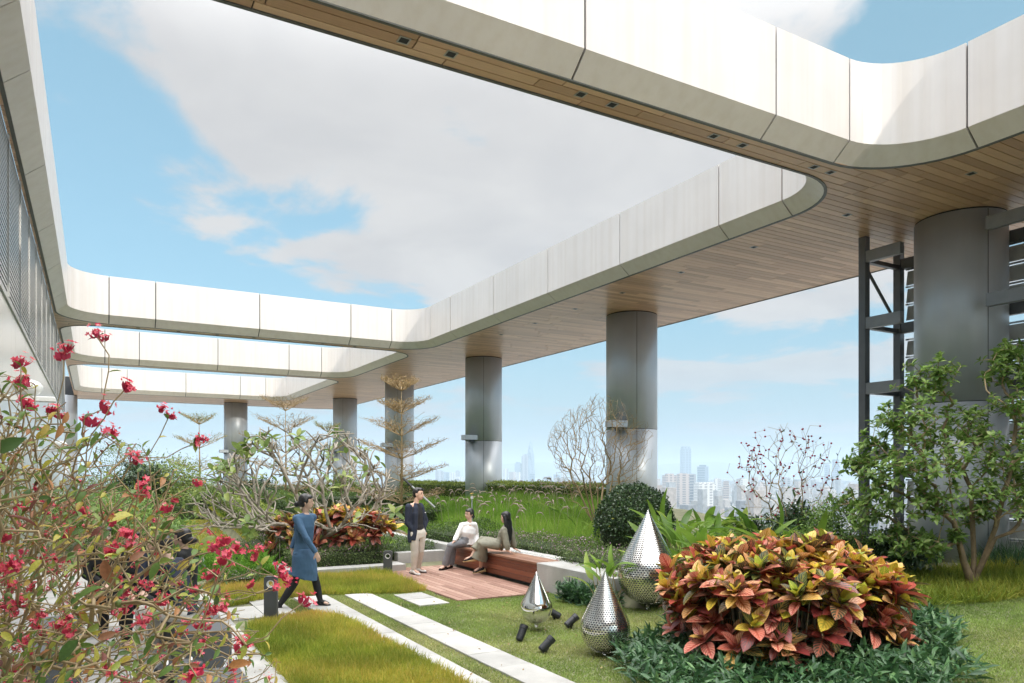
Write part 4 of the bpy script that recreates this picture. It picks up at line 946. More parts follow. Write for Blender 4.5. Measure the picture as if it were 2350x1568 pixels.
def leaf_objects(name, variants, T, R, S, rnd, parent):
    L_ = rootloc(parent)
    for t, r_, s, q in zip(T, R, S, rnd):
        o = bpy.data.objects.new(name, variants[min(len(variants) - 1, int(q * len(variants)))]); COL.objects.link(o); o.parent = parent
        M = Matrix([list(r_[0]), list(r_[1]), list(r_[2])]).to_4x4(); ss_ = s if np.ndim(s) else (s, s, s)
        o.matrix_basis = Matrix.Translation(Vector(t) - L_) @ M @ Matrix.Diagonal((ss_[0], ss_[1], ss_[2], 1))
def near_first(T, S):
    T = np.asarray(T); d = T[:, 0] * SN + T[:, 1] * CS; r_ = T[:, 0] * CS - T[:, 1] * SN; a = r_ / d; b = (T[:, 2] - CAMZ) / d
    vis = (np.abs(a) < .70) & (b > -.29); return np.argsort(-(S / d) * vis)

# --- frangipani: thick blunt forked limbs, nearly leafless
def dome_tips(c, rx, ry, z0, z1, n, shell=.7, low=.0):
    out = []
    while len(out) < n:
        v = Vector((random.gauss(0, 1), random.gauss(0, 1), abs(random.gauss(0, 1)) + low)).normalized(); s = random.uniform(shell, 1)
        out.append((c[0] + v.x * rx * s, c[1] + v.y * ry * s, z0 + (z1 - z0) * max(0, v.z) * s))
    return out
fp = far(716, 15.6); fz = .3
fr_ = empty('frangipani_tree', (fp.x, fp.y, fz), 'wide leafless frangipani tree with thick forking grey branches behind the walking woman', 'tree')
tp = []
for k in range(760):
    a = random.uniform(-math.pi, math.pi); v = random.uniform(.02, 1) ** .9; rr = 2.15 * math.sqrt(max(0, 1 - (v * .93) ** 2)) * random.uniform(.72, 1.0)
    p = Vector((fp.x - .1 + rr * math.cos(a), fp.y + rr * math.sin(a), fz + .45 + 2.3 * v * random.uniform(.85, 1)))
    # wider towards the left of the view
    rgt = (p - fp).dot(Vector((CS, -SN, 0)))
    if rgt < 0: p += Vector((CS, -SN, 0)) * rgt * .22; p.z -= .08 * abs(rgt)
    p.z = max(p.z, .88); tp.append(tuple(p))
st = []
for k, (dx, dz) in enumerate(((-.95, .38), (-.5, .75), (-.2, 1.0), (.25, .85), (.6, .6), (-.7, .5), (.1, .7))):
    q = Vector((CS, -SN, 0)) * dx * .8 + Vector((SN, CS, 0)) * random.uniform(-.5, .5); st.append([tuple(fp + q * .4 + Vector((0, 0, fz - 2 + 0 + dz * .35))), tuple(fp + q + Vector((0, 0, fz - 2 + dz * .8)))])
nodes, par, dirs, ends = grow((fp.x, fp.y, fz), tp, seg=.16, alpha=.58, curl=.14, up=-.05, wob=.006, start=st)
big, thin, rad = tubes(nodes, par, .0125, .32, .10, 6, thick=.032)
big.add(thin.v, thin.f); big.build('limbs', m_bark, fr_, smooth=True)
e = [i for i in ends if random.random() < (.20 if (nodes[i] - fp).dot(Vector((CS, -SN, 0))) < -.5 else .07)]
T, R, S = leaves_at([nodes[i] for i in e], [dirs[i] for i in e], (2, 5), .13, .24, .8)
q = rng.random(len(T)); vf = leaf_variants('leaf', TPL_BIG, m_frl, 6)
leaf_objects('leaf', vf, T[:300], R[:300], S[:300], q[:300], fr_)
if len(T) > 300: o = scatter('leaves', TPL_BIG, T[300:], R[300:], S[300:], q[300:], m_frl, fr_); tag(o, kind='stuff')

# --- tiered fine-twigged almond trees
def tiered(px, d, ztop, zb, label, wid, tiers, leafcol, dens=1.0):
    p = far(px, d); root = empty('tiered_tree', (p.x, p.y, zb), label, 'tree', 'tiered leafless trees')
    big = MB(); big.tube([(p.x, p.y, zb - .3), (p.x + .02, p.y, zb + (ztop - zb) * .5), (p.x, p.y, ztop)], [.05, .032, .008], 6); big.build('trunk', m_twig, root, smooth=True)
    H_ = ztop - zb; tips = []; T = []; allb = MB()
    for t in range(tiers):
        f = t / (tiers - 1); z = zb + H_ * (.14 + .84 * f); w = wid * (1.0 - .62 * f ** 1.3) * random.uniform(.9, 1.1); nb = random.randint(6, 8)
        for b in range(nb):
            a = 2 * math.pi * (b + random.random() * .6) / nb; L_ = w * random.uniform(.75, 1.1); tp_ = []
            rise = .28 + .30 * f
            for k in range(int(70 * dens)):
                s = random.uniform(.3, 1); lat = random.gauss(0, .30) * (1.05 - abs(s - .55)); 
                tp_.append((p.x + math.cos(a + lat) * L_ * s, p.y + math.sin(a + lat) * L_ * s, z + rise * L_ * s + random.uniform(-.03, .07)))
            nd, pr, dr, en = grow((p.x, p.y, z), tp_, seg=.22, alpha=.55, curl=.1, up=.02, wob=.008)
            bg, th_, _ = tubes(nd, pr, .0042, .36, .02, 4); allb.add(bg.v, bg.f); allb.add(th_.v, th_.f)
            T += [tuple(nd[i]) for i in en]
    o = allb.build('twigs', m_twig, root); tag(o, kind='stuff')
    T = np.repeat(np.array(T), 2, axis=0); T = T + rng.normal(0, .03, T.shape); n = len(T)
    scatter('small_leaves', TPL_SMALL, T, frames(rdirs(n), rdirs(n, 1)), rng.uniform(.022, .045, n), rng.random(n), leafcol, root)
tiered(921, 21.5, 4.45, .5, 'tallest tiered tree with flat layers of fine tan twigs, in front of a column', 1.75, 6, m_dead, 1.3)
tiered(655, 27.5, 4.35, .6, 'tiered tree with golden brown twigs above the middle of the frangipani', 2.2, 5, m_dead, .9)
tiered(752, 31.0, 3.75, .6, 'smaller tiered tree half hidden behind the frangipani, right of the golden one', 1.6, 4, m_frl, .8)
tiered(457, 28.5, 3.9, .6, 'slender green-tinged tiered tree left of the far column', 1.75, 4, m_frl, .9)

# --- bare twiggy shrub in front of the right column
def twiggy(px, d, zb, w, ztop, n, label, m, name='bare_shrub', tipr=.0033, leaf=None):
    p = far(px, d); root = empty(name, (p.x, p.y, zb), label, 'shrub'); tips = []
    rg = Vector((CS, -SN, 0)); fw = Vector((SN, CS, 0))
    for k in range(n):
        s = random.random() ** .7; a = random.uniform(-1, 1); bdep = random.uniform(-1, 1); hgt_ = .3 + .7 * s; spread = (.35 + .65 * hgt_) * math.sqrt(max(0, 1 - .5 * (hgt_ - .8) ** 2))
        q = p + rg * (a * w * spread * math.sqrt(1 - .35 * hgt_ ** 4)) + fw * (bdep * w * .7 * spread); q.z = zb + (ztop - zb) * hgt_ * (1 - .25 * a * a); tips.append(tuple(q))
    st = []
    for k in range(7):
        a = -1 + 2 * k / 6; q = rg * a * .42 * w + fw * random.uniform(-.25, .25) * w
        st.append([tuple(p + q * .25 + Vector((0, 0, zb - 2 + .35))), tuple(p + q * .8 + Vector((0, 0, zb - 2 + .35 * (ztop - zb))))])
    nd, pr, dr, en = grow((p.x, p.y, zb - .1), tips, seg=.11, alpha=.42, curl=.3, up=.02, wob=.018, start=st)
    big, thin, _ = tubes(nd, pr, tipr, .42, .035, 5, thick=.009); big.build('stem', m, root, smooth=True); thin.build('twig', m, root)
    return root, nd, dr, en
twiggy(1372, 17.2, .55, 1.42, 3.75, 1500, 'leafless twiggy tan shrub in front of the right-hand column', m_twig)

# --- round clipped dark bush
def ball_bush(c, rx, rz, label, m, size=.045, n=9000, name='round_bush'):
    root = empty(name, c, label, 'bush'); v = rdirs(n); v[:, 2] = np.abs(v[:, 2]) * 1.0 - .25 * (rng.random(n) < .25); rr = 1 + .05 * np.sin(v[:, 0] * 9) * np.cos(v[:, 1] * 8) + rng.normal(0, .03, n)
    P = np.stack([c[0] + v[:, 0] * rx * rr, c[1] + v[:, 1] * rx * rr, c[2] + .38 * rz + v[:, 2] * rz * .62 * rr], 1)
    scatter('foliage', TPL_SMALL, P, frames(rdirs(n) + v * .4, v + rdirs(n) * .7), rng.uniform(.7, 1.4, n) * size, rng.beta(2, 2, n), m, root)
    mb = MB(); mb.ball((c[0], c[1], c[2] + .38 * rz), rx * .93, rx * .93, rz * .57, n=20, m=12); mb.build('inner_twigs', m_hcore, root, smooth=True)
p = far(1457, 14.2); ball_bush((p.x, p.y, .45), .74, 1.28, 'round dark glossy clipped bush behind the largest perforated drop', m_darkgreen, .05, 11000)
p = far(985, 25.5)
# --- masses of greenery at the far left
def leafy(px, d, zb, w, h, label, m, n=5000, size=.07, name='leafy_shrub', trunk=True, cat='shrub', tpl=None, gap=.35):
    p = far(px, d); root = empty(name, (p.x, p.y, zb), label, cat); cl = max(10, n // 110); C = []
    for k in range(cl):
        v = Vector((random.gauss(0, 1), random.gauss(0, 1), random.gauss(0, 1))).normalized() * random.uniform(.45, 1); C.append((p.x + v.x * w, p.y + v.y * w, zb + h * .56 + v.z * h * .42))
    C = np.array(C); idx = rng.integers(0, cl, n); sp = w * gap; P = C[idx] + rng.normal(0, 1, (n, 3)) * np.array([sp, sp, sp * .7]) * .5
    P = P[P[:, 2] > zb + .05]; n = len(P); up = P - np.array([p.x, p.y, zb + h * .3]); up /= np.linalg.norm(up, axis=1, keepdims=True)
    scatter('foliage', tpl or TPL_MED, P, frames(rdirs(n) + up * .6, up + rdirs(n) * .6 + np.array([0, 0, .6])), rng.uniform(.7, 1.3, n) * size, np.clip(rng.beta(2, 2.2, n), 0, 1), m, root)
    nd, pr, dr, en = grow((p.x, p.y, zb - .1), [tuple(c) for c in C], seg=.25, alpha=.4, curl=.2); b, t, _ = tubes(nd, pr, .008, .42, .06, 5); b.add(t.v, t.f); b.build('branches', m_bark2, root)
    return root
leafy(262, 26, .5, 1.25, 2.6, 'pale yellow-green small tree at the far left beside the last column', m_frl, 5200, .06, 'small_tree', cat='tree')
leafy(330, 24, .5, .8, 1.95, 'dark green shrub poking above the far hedge left of the slender tiered tree', m_darkgreen, 3200, .11)
leafy(392, 25, .5, 1.5, 1.9, 'olive brown shrub mass below the slender tiered tree', m_hedge_y, 6000, .08)
leafy(455, 25, .5, 1.2, 1.2, 'mixed green shrub right of the olive mass behind the frangipani', m_frl, 4200, .09)
leafy(600, 27, .5, 1.0, 1.25, 'dark leaved shrub behind the left branches of the frangipani', m_darkgreen, 3600, .12)
leafy(790, 29, .5, 1.2, 1.3, 'dark leaved shrub behind the right branches of the frangipani', m_hedge_y, 3600, .1)
leafy(215, 17.5, .2, 1.5, 1.35, 'dense long-leaved green shrub along the path beyond the red flowers', m_tree, 7500, .13, tpl=TPL_LONG)
leafy(345, 17.5, .05, 1.0, .85, 'lower green shrub with narrow leaves left of the box hedges', m_tree, 6500, .12, tpl=TPL_LONG)
leafy(372, 12.5, .0, .5, .7, 'broad leaved green bush behind the seated people', m_darkgreen, 1500, .13)

# --- green tree on the right, several leaning trunks
tpz = .40; tb = far(2232, 10.4); tb.z = tpz
rt = empty('leafy_tree', tuple(tb), 'multi-trunked green tree in front of the largest column at the right edge', 'tree')
rg = Vector((CS, -SN, 0)); fw = Vector((SN, CS, 0))
def TP(px, py, d): return far(px, d, py)
lobes = [(2120, 880, 10.3, .34), (2160, 850, 10.2, .22), (2040, 960, 10.6, .30), (2100, 960, 10.1, .3), (2210, 960, 10.4, .34), (2290, 850, 10.6, .30), (2320, 810, 10.6, .2), (2330, 930, 10.2, .30), (2010, 1030, 10.8, .30), (2060, 1060, 10.2, .36), (2150, 1060, 9.9, .40), (2250, 1050, 10.2, .36),
         (2340, 1040, 10, .36), (2000, 1110, 10.6, .30), (2070, 1150, 10.2, .34), (2160, 1150, 10, .3), (2270, 1130, 10.0, .26), (2350, 1160, 10, .32), (1990, 1180, 10.8, .28), (2060, 1230, 10.4, .28), (2130, 1250, 10.2, .2), (2400, 980, 10.2, .4), (2400, 1120, 10.2, .36), (2190, 1230, 10.3, .12), (2240, 1180, 10.5, .25), (2380, 860, 10.6, .34), (2110, 1010, 11.0, .4), (2230, 1000, 11.1, .4), (2330, 1100, 11.0, .36), (1950, 1150, 11.2, .26), (1960, 1060, 11.3, .18)]
tips = []
for (px, py, d, r_) in lobes:
    c = TP(px, py, d)
    for k in range(int(18 + 85 * r_)): v = Vector((random.gauss(0, 1), random.gauss(0, 1), random.gauss(0, .8))).normalized() * r_ * random.uniform(.3, 1.15); tips.append(tuple(c + v))
st = [[tuple(TP(2212, 1290, 10.35)), tuple(TP(2190, 1200, 10.3)), tuple(TP(2180, 1120, 10.2)), tuple(TP(2172, 1030, 10.2))], [tuple(TP(2235, 1280, 10.4)), tuple(TP(2232, 1200, 10.45)), tuple(TP(2228, 1120, 10.5))],
      [tuple(TP(2262, 1270, 10.3)), tuple(TP(2285, 1210, 10.2)), tuple(TP(2305, 1130, 10.1)), tuple(TP(2325, 1060, 10.1))], [tuple(TP(2285, 1235, 10.2)), tuple(TP(2320, 1222, 10.1)), tuple(TP(2370, 1215, 10.0))]]
st = [[TP_ for TP_ in s] for s in st]
nd, pr, dr, en = grow(tuple(tb), tips, seg=.11, alpha=.30, curl=.3, up=.0, wob=.012, start=st)
big, thin, rad = tubes(nd, pr, .0042, .44, .085, 8, thick=.022); big.build('trunk', m_bark2, rt, smooth=True); thin.build('branch', m_stem, rt, smooth=True)
T, R, S = leaves_at([nd[i] for i in en], [dr[i] + Vector((0, 0, .5)) for i in en], (5, 8), .065, .12, .85, jitter=.05)
q = np.clip(rng.beta(2, 2, len(T)) + .25 * (rng.random(len(T)) < .15), 0, .999); od = near_first(T, S); vt = leaf_variants('leaf', TPL_MED, m_tree, 8)
leaf_objects('leaf', vt, T[od[:300]], R[od[:300]], S[od[:300]], q[od[:300]], rt)
o = scatter('leaves', TPL_MED, T[od[300:]], R[od[300:]], S[od[300:]], q[od[300:]], m_tree, rt, smooth=True); tag(o, kind='stuff')
leafy(2050, 11.4, .4, .6, .7, 'dark green bush under the left side of the leafy tree', m_darkgreen, 2200, .09)
leafy(1930, 11.6, .4, .7, 1.15, 'small-leaved bushy shrub between the dark shrub and the leafy tree', m_tree, 5200, .045, tpl=TPL_SMALL)
# --- dark airy shrub with little red flowers
rs, nd, dr, en = twiggy(1805, 12.4, .4, 1.02, 2.82, 420, 'airy dark shrub with thin stems and tiny red flower heads before the skyline', m_stem, 'airy_shrub', .0026)
sel = [i for i in range(1, len(nd)) if random.random() < .22]
T, R, S = leaves_at([nd[i] for i in sel], [dr[i] for i in sel], (1, 2), .05, .10, .9)
keep = rng.random(len(T)) < np.clip(1.35 - (T[:, 2] - .6) / 2.3, .12, 1); T, R, S = T[keep], R[keep], S[keep]
o = scatter('leaves', leaf_tpl(3, .28, .25, .2), T, R, S, rng.beta(2, 3, len(T)), m_darkgreen, rs); tag(o, kind='stuff')
mbf = MB()
for i in en:
    if random.random() < .4: mbf.ball(nd[i], .018, .018, .016, n=6, m=4)
o = mbf.build('flower_heads', mat('dark_red_flower', (.28, .02, .04), rough=.6), rs); tag(o, kind='stuff')
leafy(1800, 12.6, .4, .85, .95, 'dark leafy undergrowth at the foot of the airy shrub', m_darkgreen, 2600, .13, tpl=leaf_tpl(3, .3, .3, .2))

# --- broad lily leaves (each clump a plant)
vl = leaf_variants('leaf', leaf_tpl(6, .23, .55, .12, shape=.8), m_lily, 6)
def lily(px, d, zb, n, L0, L1, label, group, spread=.35, tall=.5):
    p = far(px, d); root = empty('lily_plant', (p.x, p.y, zb), label, 'plant', group); T = []; D = []; stems = MB()
    for k in range(n):
        a = random.uniform(0, 6.283); o_ = Vector((math.cos(a), math.sin(a), 0)); h = random.uniform(.1, tall); b = Vector((p.x, p.y, zb)) + o_ * random.uniform(0, spread); t = b + o_ * .08 + Vector((0, 0, h)); stems.tube([b, t], [.007, .005], 4, cap=False)
        T.append(tuple(t)); D.append(tuple(o_ * random.uniform(.35, 1.1) + Vector((0, 0, random.uniform(.4, 1.5)))))
    stems.build('stem', m_stem, root); T = np.array(T); S = rng.uniform(L0, L1, n); leaf_objects('leaf', vl, T, frames(np.array(D), rdirs(n, 1.6)), S, np.clip(rng.beta(2.2, 2, n), 0, .99), root)
G_ = 'broad leaved lilies behind the metal drops'
LL = [(1555, 12.2, 'far left'), (1610, 11.8, ''), (1660, 12.3, ''), (1700, 11.4, ''), (1750, 12, ''), (1590, 10.9, ''), (1640, 10.5, ''), (1730, 10.6, ''), (1800, 11.3, ''), (1850, 11.0, ''), (1560, 11.2, ''), (1680, 10.2, ''), (1780, 10.4, ''), (1540, 12.9, ''), (1620, 12.9, '')]
WH = ['left end of the bed, close to the round bush', 'left middle of the bed, in front of the near white blocks', 'back middle of the bed before the skyline', 'centre of the bed', 'back right of the bed', 'just right of the tallest drop', 'between the tallest drop and the croton top', 'behind the top of the big croton', 'right end of the bed, under the airy shrub', 'far right end of the bed by the bushy shrub', 'right behind the tip of the tallest drop', 'front of the bed above the croton left half', 'front of the bed above the croton centre', 'back left corner by the round bush', 'back row left of centre']
for (px, d, _), wh in zip(LL, WH):
    p = far(px, d); lily(px, d, hgt(p.x, p.y), random.randint(17, 22), .36, .66, 'yellow-green lily at the ' + wh if not wh.startswith(('just', 'between', 'behind', 'right b')) else 'yellow-green lily ' + wh, G_, tall=.72)
for (px, d, lb) in ((1395, 10.2, 'lily drooping over the end of the concrete wall, left of the tallest drop'), (1440, 10.6, 'upright lily directly behind the left side of the tallest drop'), (1500, 11.3, 'tall lily whose leaves rise above the tip of the tallest drop')):
    p = far(px, d); lily(px, d, .25 if px < 1400 else hgt(p.x, p.y) , 13, .28, .5, lb, G_, .18, .5 if px < 1500 else .75)
G2 = 'short lilies beyond the bench hedge'
for (px, d, wh) in ((1300, 19, 'left of the leafless shrub'), (1340, 18.2, 'against the stems of the leafless shrub'), (1270, 20, 'among the grass plumes'), (1385, 16.6, 'beside the round dark bush'), (1230, 21, 'near the middle column'), (1330, 16.6, 'in front of the leafless shrub')):
    p = far(px, d); lily(px, d, hgt(p.x, p.y), 12, .25, .42, 'short yellow-green lily ' + wh, G2, tall=.25)

# --- crotons
vc = leaf_variants('leaf', TPL_BIG, m_croton, 24)
def croton(c, rx, ry, z0, z1, n_ros, label, L0=.15, L1=.24, nobj=300, rx_dir=None):
    root = empty('croton_bush', c, label, 'bush'); T = []; D = []; Nn = []; q = []; S = []; stems = MB(); rgt = Vector((CS, -SN, 0)); fwd = Vector((SN, CS, 0)); pts = []
    tries = 0
    while len(pts) < n_ros and tries < 20000:
        tries += 1; a = random.uniform(-1, 1); b = random.uniform(-1, 1); r2 = a * a + b * b
        if r2 > 1: continue
        top = z0 + (z1 - z0) * (1 - .42 * r2 ** 1.3) + random.gauss(0, .065)
        edge = r2 > .5 and random.random() < .62
        z = random.uniform(z0 + .02, top) if edge else top
        p = Vector(c) + rgt * a * rx + fwd * b * ry; p.z = z
        if any((p - o_).length < (.105 if n_ros > 100 else .13) for o_ in pts): continue
        pts.append(p); out = rgt * a + fwd * b; ax = Vector((random.gauss(0, .28), random.gauss(0, .28), 1)) + out * (.55 if not edge else 1.3); ax.normalize(); hue = random.random(); o1 = ax.orthogonal().normalized(); o2 = ax.cross(o1)
        low = (top - z) / (z1 - z0)
        nl = random.randint(11, 15)
        for k in range(nl):
            f = k / nl; th = k * 2.4; open_ = .25 + 1.0 * f; d = ax * (1.15 - f * 1.05) + (o1 * math.cos(th) + o2 * math.sin(th)) * open_
            T.append(tuple(p - ax * (.10 * f))); D.append(tuple(d)); Nn.append(tuple(ax + Vector((0, 0, .4)))); S.append(random.uniform(L0, L1) * (.6 + .4 * min(1, f * 2.2)) * random.choice((1, 1, .8, 1.15)))
            if f < .2: v = random.uniform(.80, 1.0)
            elif f < .5: v = (random.choice((random.uniform(.55, .75), random.uniform(.7, .9), random.uniform(.0, .15), random.uniform(.6, .8))) if hue < .30 else random.uniform(.60, .92) if hue < .52 else random.choice((random.uniform(.0, .2), random.uniform(.40, .6))) if hue < .85 else random.uniform(.0, .2))
            else: v = random.choice((random.uniform(0, .12), random.uniform(0, .2), random.uniform(.08, .34), random.uniform(.2, .42), random.uniform(.42, .56), random.uniform(.58, .72), random.uniform(.64, .80), random.uniform(.7, .86), random.uniform(.8, .9)))
            if low > .3: v = random.choice((random.uniform(.0, .2), random.uniform(.56, .8), random.uniform(.2, .4), random.uniform(.25, .46), random.uniform(.56, .68)))
            q.append(v)
        stems.tube([(c[0] + (p.x - c[0]) * .75, c[1] + (p.y - c[1]) * .75, z0 - .25), tuple(p - ax * .1)], [.009, .006], 5, cap=False)
    stems.build('stem', m_bark, root); T = np.array(T); R = frames(np.array(D), np.array(Nn)); S = np.array(S); q = np.clip(np.array(q), 0, .999); od = near_first(T, S)
    leaf_objects('leaf', vc, T[od[:nobj]], R[od[:nobj]], S[od[:nobj]], q[od[:nobj]], root)
    o = scatter('leaves', TPL_BIG, T[od[nobj:]], R[od[nobj:]], S[od[nobj:]], q[od[nobj:]], m_croton, root, smooth=True); tag(o, kind='stuff')
p = far(1790, 7.75); croton((p.x, p.y, .1), 1.26, .98, .30, 1.13, 260, 'big croton bush with red, orange, yellow and dark green leaves in the right foreground', .17, .27)
p = far(800, 15.3); croton((p.x, p.y, .2), .95, .5, .50, 1.15, 62, 'smaller orange and red croton clump behind the walking woman, at the frangipani foot', .20, .30, 260)
p = far(655, 15.3); croton((p.x, p.y, .2), .38, .3, .40, .95, 16, 'small red croton clump left of the walking woman under the low frangipani branch', .18, .26, 60)

# ------------------------------------------------------------------ metal drops and garden spotlights
def drop_profile(Rm, H_, n=40):
    out = []; zc = Rm * 1.0
    # lower sphere part then straight-sided cone to the tip
    al = math.asin(min(.99, Rm / (H_ - Rm))) ; 
    for k in range(n):
        ph = -math.pi / 2 + (math.pi / 2 + al) * k / (n - 1); out.append((max(.004, Rm * math.cos(ph)), zc + Rm * math.sin(ph)))
    r0, z0 = out[-1]
    for k in range(1, 15): t = k / 14; out.append((max(.003, r0 * (1 - t)), z0 + (H_ - z0) * t))
    return out
def drop(px, py, zb, d, Rm, H_, label, perforated, zg):
    p = far(px, d); root = empty('water_drop_sculpture', (p.x, p.y, zg), label, 'sculpture')
    mb = MB(); mb.lathe((p.x, p.y, zb), drop_profile(Rm, H_), 64)
    if perforated:
        prof = drop_profile(Rm, H_, 40)
        L_ = [0]
        for a, b in zip(prof, prof[1:]): L_.append(L_[-1] + math.hypot(b[0] - a[0], b[1] - a[1]))
        n = 64; V = []; U = []; F = []
        for (rr, z), l in zip(prof, L_):
            for k in range(n + 1): th = 2 * math.pi * k / n; V.append((p.x + rr * math.cos(th), p.y + rr * math.sin(th), zb + z)); U.append((k / n, l))
        for i in range(len(prof) - 1):
            for k in range(n): F.append((i * (n + 1) + k, i * (n + 1) + k + 1, (i + 1) * (n + 1) + k + 1, (i + 1) * (n + 1) + k))
        o = obj('perforated_shell', V, F, perf_mat(Rm), root, smooth=True, uvs=U)
        mb2 = MB(); mb2.lathe((p.x, p.y, zb), [(r_ * .9, z * .93 + .04 * Rm) for r_, z in drop_profile(Rm, H_)], 24); mb2.build('liner', m_greypaint, root, smooth=True)
    else: mb.build('polished_shell', m_mirror, root, smooth=True)
    mb = MB(); mb.lathe((p.x, p.y, zg - .05), [(.02 + .02 * Rm, 0), (.02 + .02 * Rm, zb - zg + .08)], 12); mb.build('stem', m_mirror, root, smooth=True)
def perf_mat(Rm):
    m = bpy.data.materials.new('perforated_steel'); m.use_nodes = True; nt = m.node_tree; N = nt.nodes; L = nt.links; bs = N['Principled BSDF']
    bs.inputs['Base Color'].default_value = (.80, .79, .76, 1); bs.inputs['Metallic'].default_value = 1; bs.inputs['Roughness'].default_value = .20
    tc = N.new('ShaderNodeTexCoord'); sp = N.new('ShaderNodeSeparateXYZ'); L.new(tc.outputs['UV'], sp.inputs[0])
    def M(op, a, b=None):
        n = N.new('ShaderNodeMath'); n.operation = op
        for i, v in enumerate((a, b)):
            if v is None: continue
            if isinstance(v, (int, float)): n.inputs[i].default_value = v
            else: L.new(v, n.inputs[i])
        return n.outputs[0]
    pitch = .027 if Rm < .3 else .034; nu = round(2 * math.pi * Rm * .8 / pitch / 2) * 2
    v = M('MULTIPLY', sp.outputs[1], 1 / (pitch * .87)); row = M('FLOOR', v); u = M('ADD', M('MULTIPLY', sp.outputs[0], nu), M('MULTIPLY', M('MODULO', row, 2.0), .5))
    du = M('SUBTRACT', M('FRACT', u), .5); dv = M('SUBTRACT', M('FRACT', v), .5)
    r_ = M('SQRT', M('ADD', M('MULTIPLY', du, du), M('MULTIPLY', dv, dv))); hole = M('LESS_THAN', r_, .33)
    tr = N.new('ShaderNodeBsdfTransparent'); ms = N.new('ShaderNodeMixShader'); L.new(hole, ms.inputs[0]); L.new(bs.outputs[0], ms.inputs[1]); L.new(tr.outputs[0], ms.inputs[2]); L.new(ms.outputs[0], N['Material Output'].inputs[0])
    return m
drop(1231, 1432, .09, 9.26, .20, .655, 'smallest drop, mirror polished and smooth, standing on the lawn', False, 0)
drop(1388.5, 1497, .03, 8.0, .272, .90, 'middle-sized perforated steel drop at the edge of the ground cover', True, 0)
drop(1487, 1391, .165, 10.2, .42, 1.31, 'largest perforated steel drop, partly behind the big croton', True, 0)
def spot(px, py, az, el, label):
    p = at(px, py, 0); root = empty('spotlight', (p.x, p.y, 0), label, 'spotlight', 'black lawn spotlights')
    d = Vector((math.cos(az) * math.cos(el), math.sin(az) * math.cos(el), math.sin(el))); c = p + Vector((0, 0, .10))
    mb = MB(); mb.tube([c - d * .09, c - d * .075, c + d * .05, c + d * .055, c + d * .10], [.040, .046, .046, .050, .050], 18); mb.build('housing', m_black, root, smooth=False)
    mb = MB(); mb.tube([c + d * .1005, c + d * .103], [.043, .043], 18); mb.build('lens', m_dark, root)
    mb = MB(); mb.tube([p + Vector((0, 0, -.03)), p + Vector((0, 0, .06))], [.012, .012], 8); mb.tube([p + Vector((-.02, 0, .055)), p + Vector((.02, 0, .055))], [.02, .02], 10); mb.build('bracket', m_black, root)
spot(1197, 1473, math.radians(20), math.radians(58), 'upright black spotlight nearest below the polished drop')
spot(1254, 1500, math.radians(-10), math.radians(42), 'black spotlight closest to the stone path')
spot(1311, 1444, math.radians(-12), math.radians(38), 'black spotlight between the polished and the middle drop')
spot(1272, 1425, math.radians(150), math.radians(30), 'black spotlight half hidden behind the polished drop')
# bollards with a round opening
def bollard(px, py, h, label):
    p = at(px, py, 0); root = empty('bollard_light', (p.x, p.y, 0), label, 'bollard', 'charcoal bollard lights'); w = .085; t = .045; cz = h - .10; rr = .052; n = 24
    ang = -TH + .12; ux = Vector((math.cos(ang), math.sin(ang), 0)); uy = Vector((-math.sin(ang), math.cos(ang), 0))
    # plate with a round hole: rectangle boundary paired with circle
    V = []; F = []
    for s_ in (-t, t):
        for k in range(n):
            th = 2 * math.pi * k / n; cx, cz_ = math.cos(th), math.sin(th); V.append(tuple(p + ux * rr * cx + uy * s_ + Vector((0, 0, cz + rr * cz_))))
            f = min(w / max(abs(cx), 1e-6), .1 / max(abs(cz_), 1e-6)); V.append(tuple(p + ux * f * cx + uy * s_ + Vector((0, 0, cz + f * cz_))))
    for k in range(n):
        a, b, c_, d_ = 2 * k, 2 * k + 1, 2 * ((k + 1) % n) + 1, 2 * ((k + 1) % n); o_ = 2 * n
        F += [(a, b, c_, d_), (a + o_, d_ + o_, c_ + o_, b + o_), (a, d_, d_ + o_, a + o_), (b, b + o_, c_ + o_, c_)]
    mb = MB(); mb.add(V, F); q = [p - ux * w - uy * t, p + ux * w - uy * t, p + ux * w + uy * t, p - ux * w + uy * t]; mb.prism([(v.x, v.y) for v in q], 0, h - .2); mb.build('post', m_greypaint, root)
    mb = MB(); K = 24; V = []; F = []
    for k in range(K):
        th = 2 * math.pi * k / K; e_ = ux * math.cos(th) + Vector((0, 0, math.sin(th)))
        for (r_, s_) in ((rr - .002, -t - .003), (rr - .002, t), (rr - .012, t), (rr - .012, -t - .003)): V.append(tuple(p + e_ * r_ + uy * s_ + Vector((0, 0, cz))))
    for k in range(K):
        for j in range(4): F.append((k * 4 + j, k * 4 + (j + 1) % 4, ((k + 1) % K) * 4 + (j + 1) % 4, ((k + 1) % K) * 4 + j))
    mb.add(V, F); mb.build('light_ring', m_white, root)
bollard(890, 1320, .47, 'charcoal bollard with a round ring light, on the grass in front of the kerb end')
bollard(622, 1425, .60, 'charcoal bollard beside the rear foot of the walking woman')
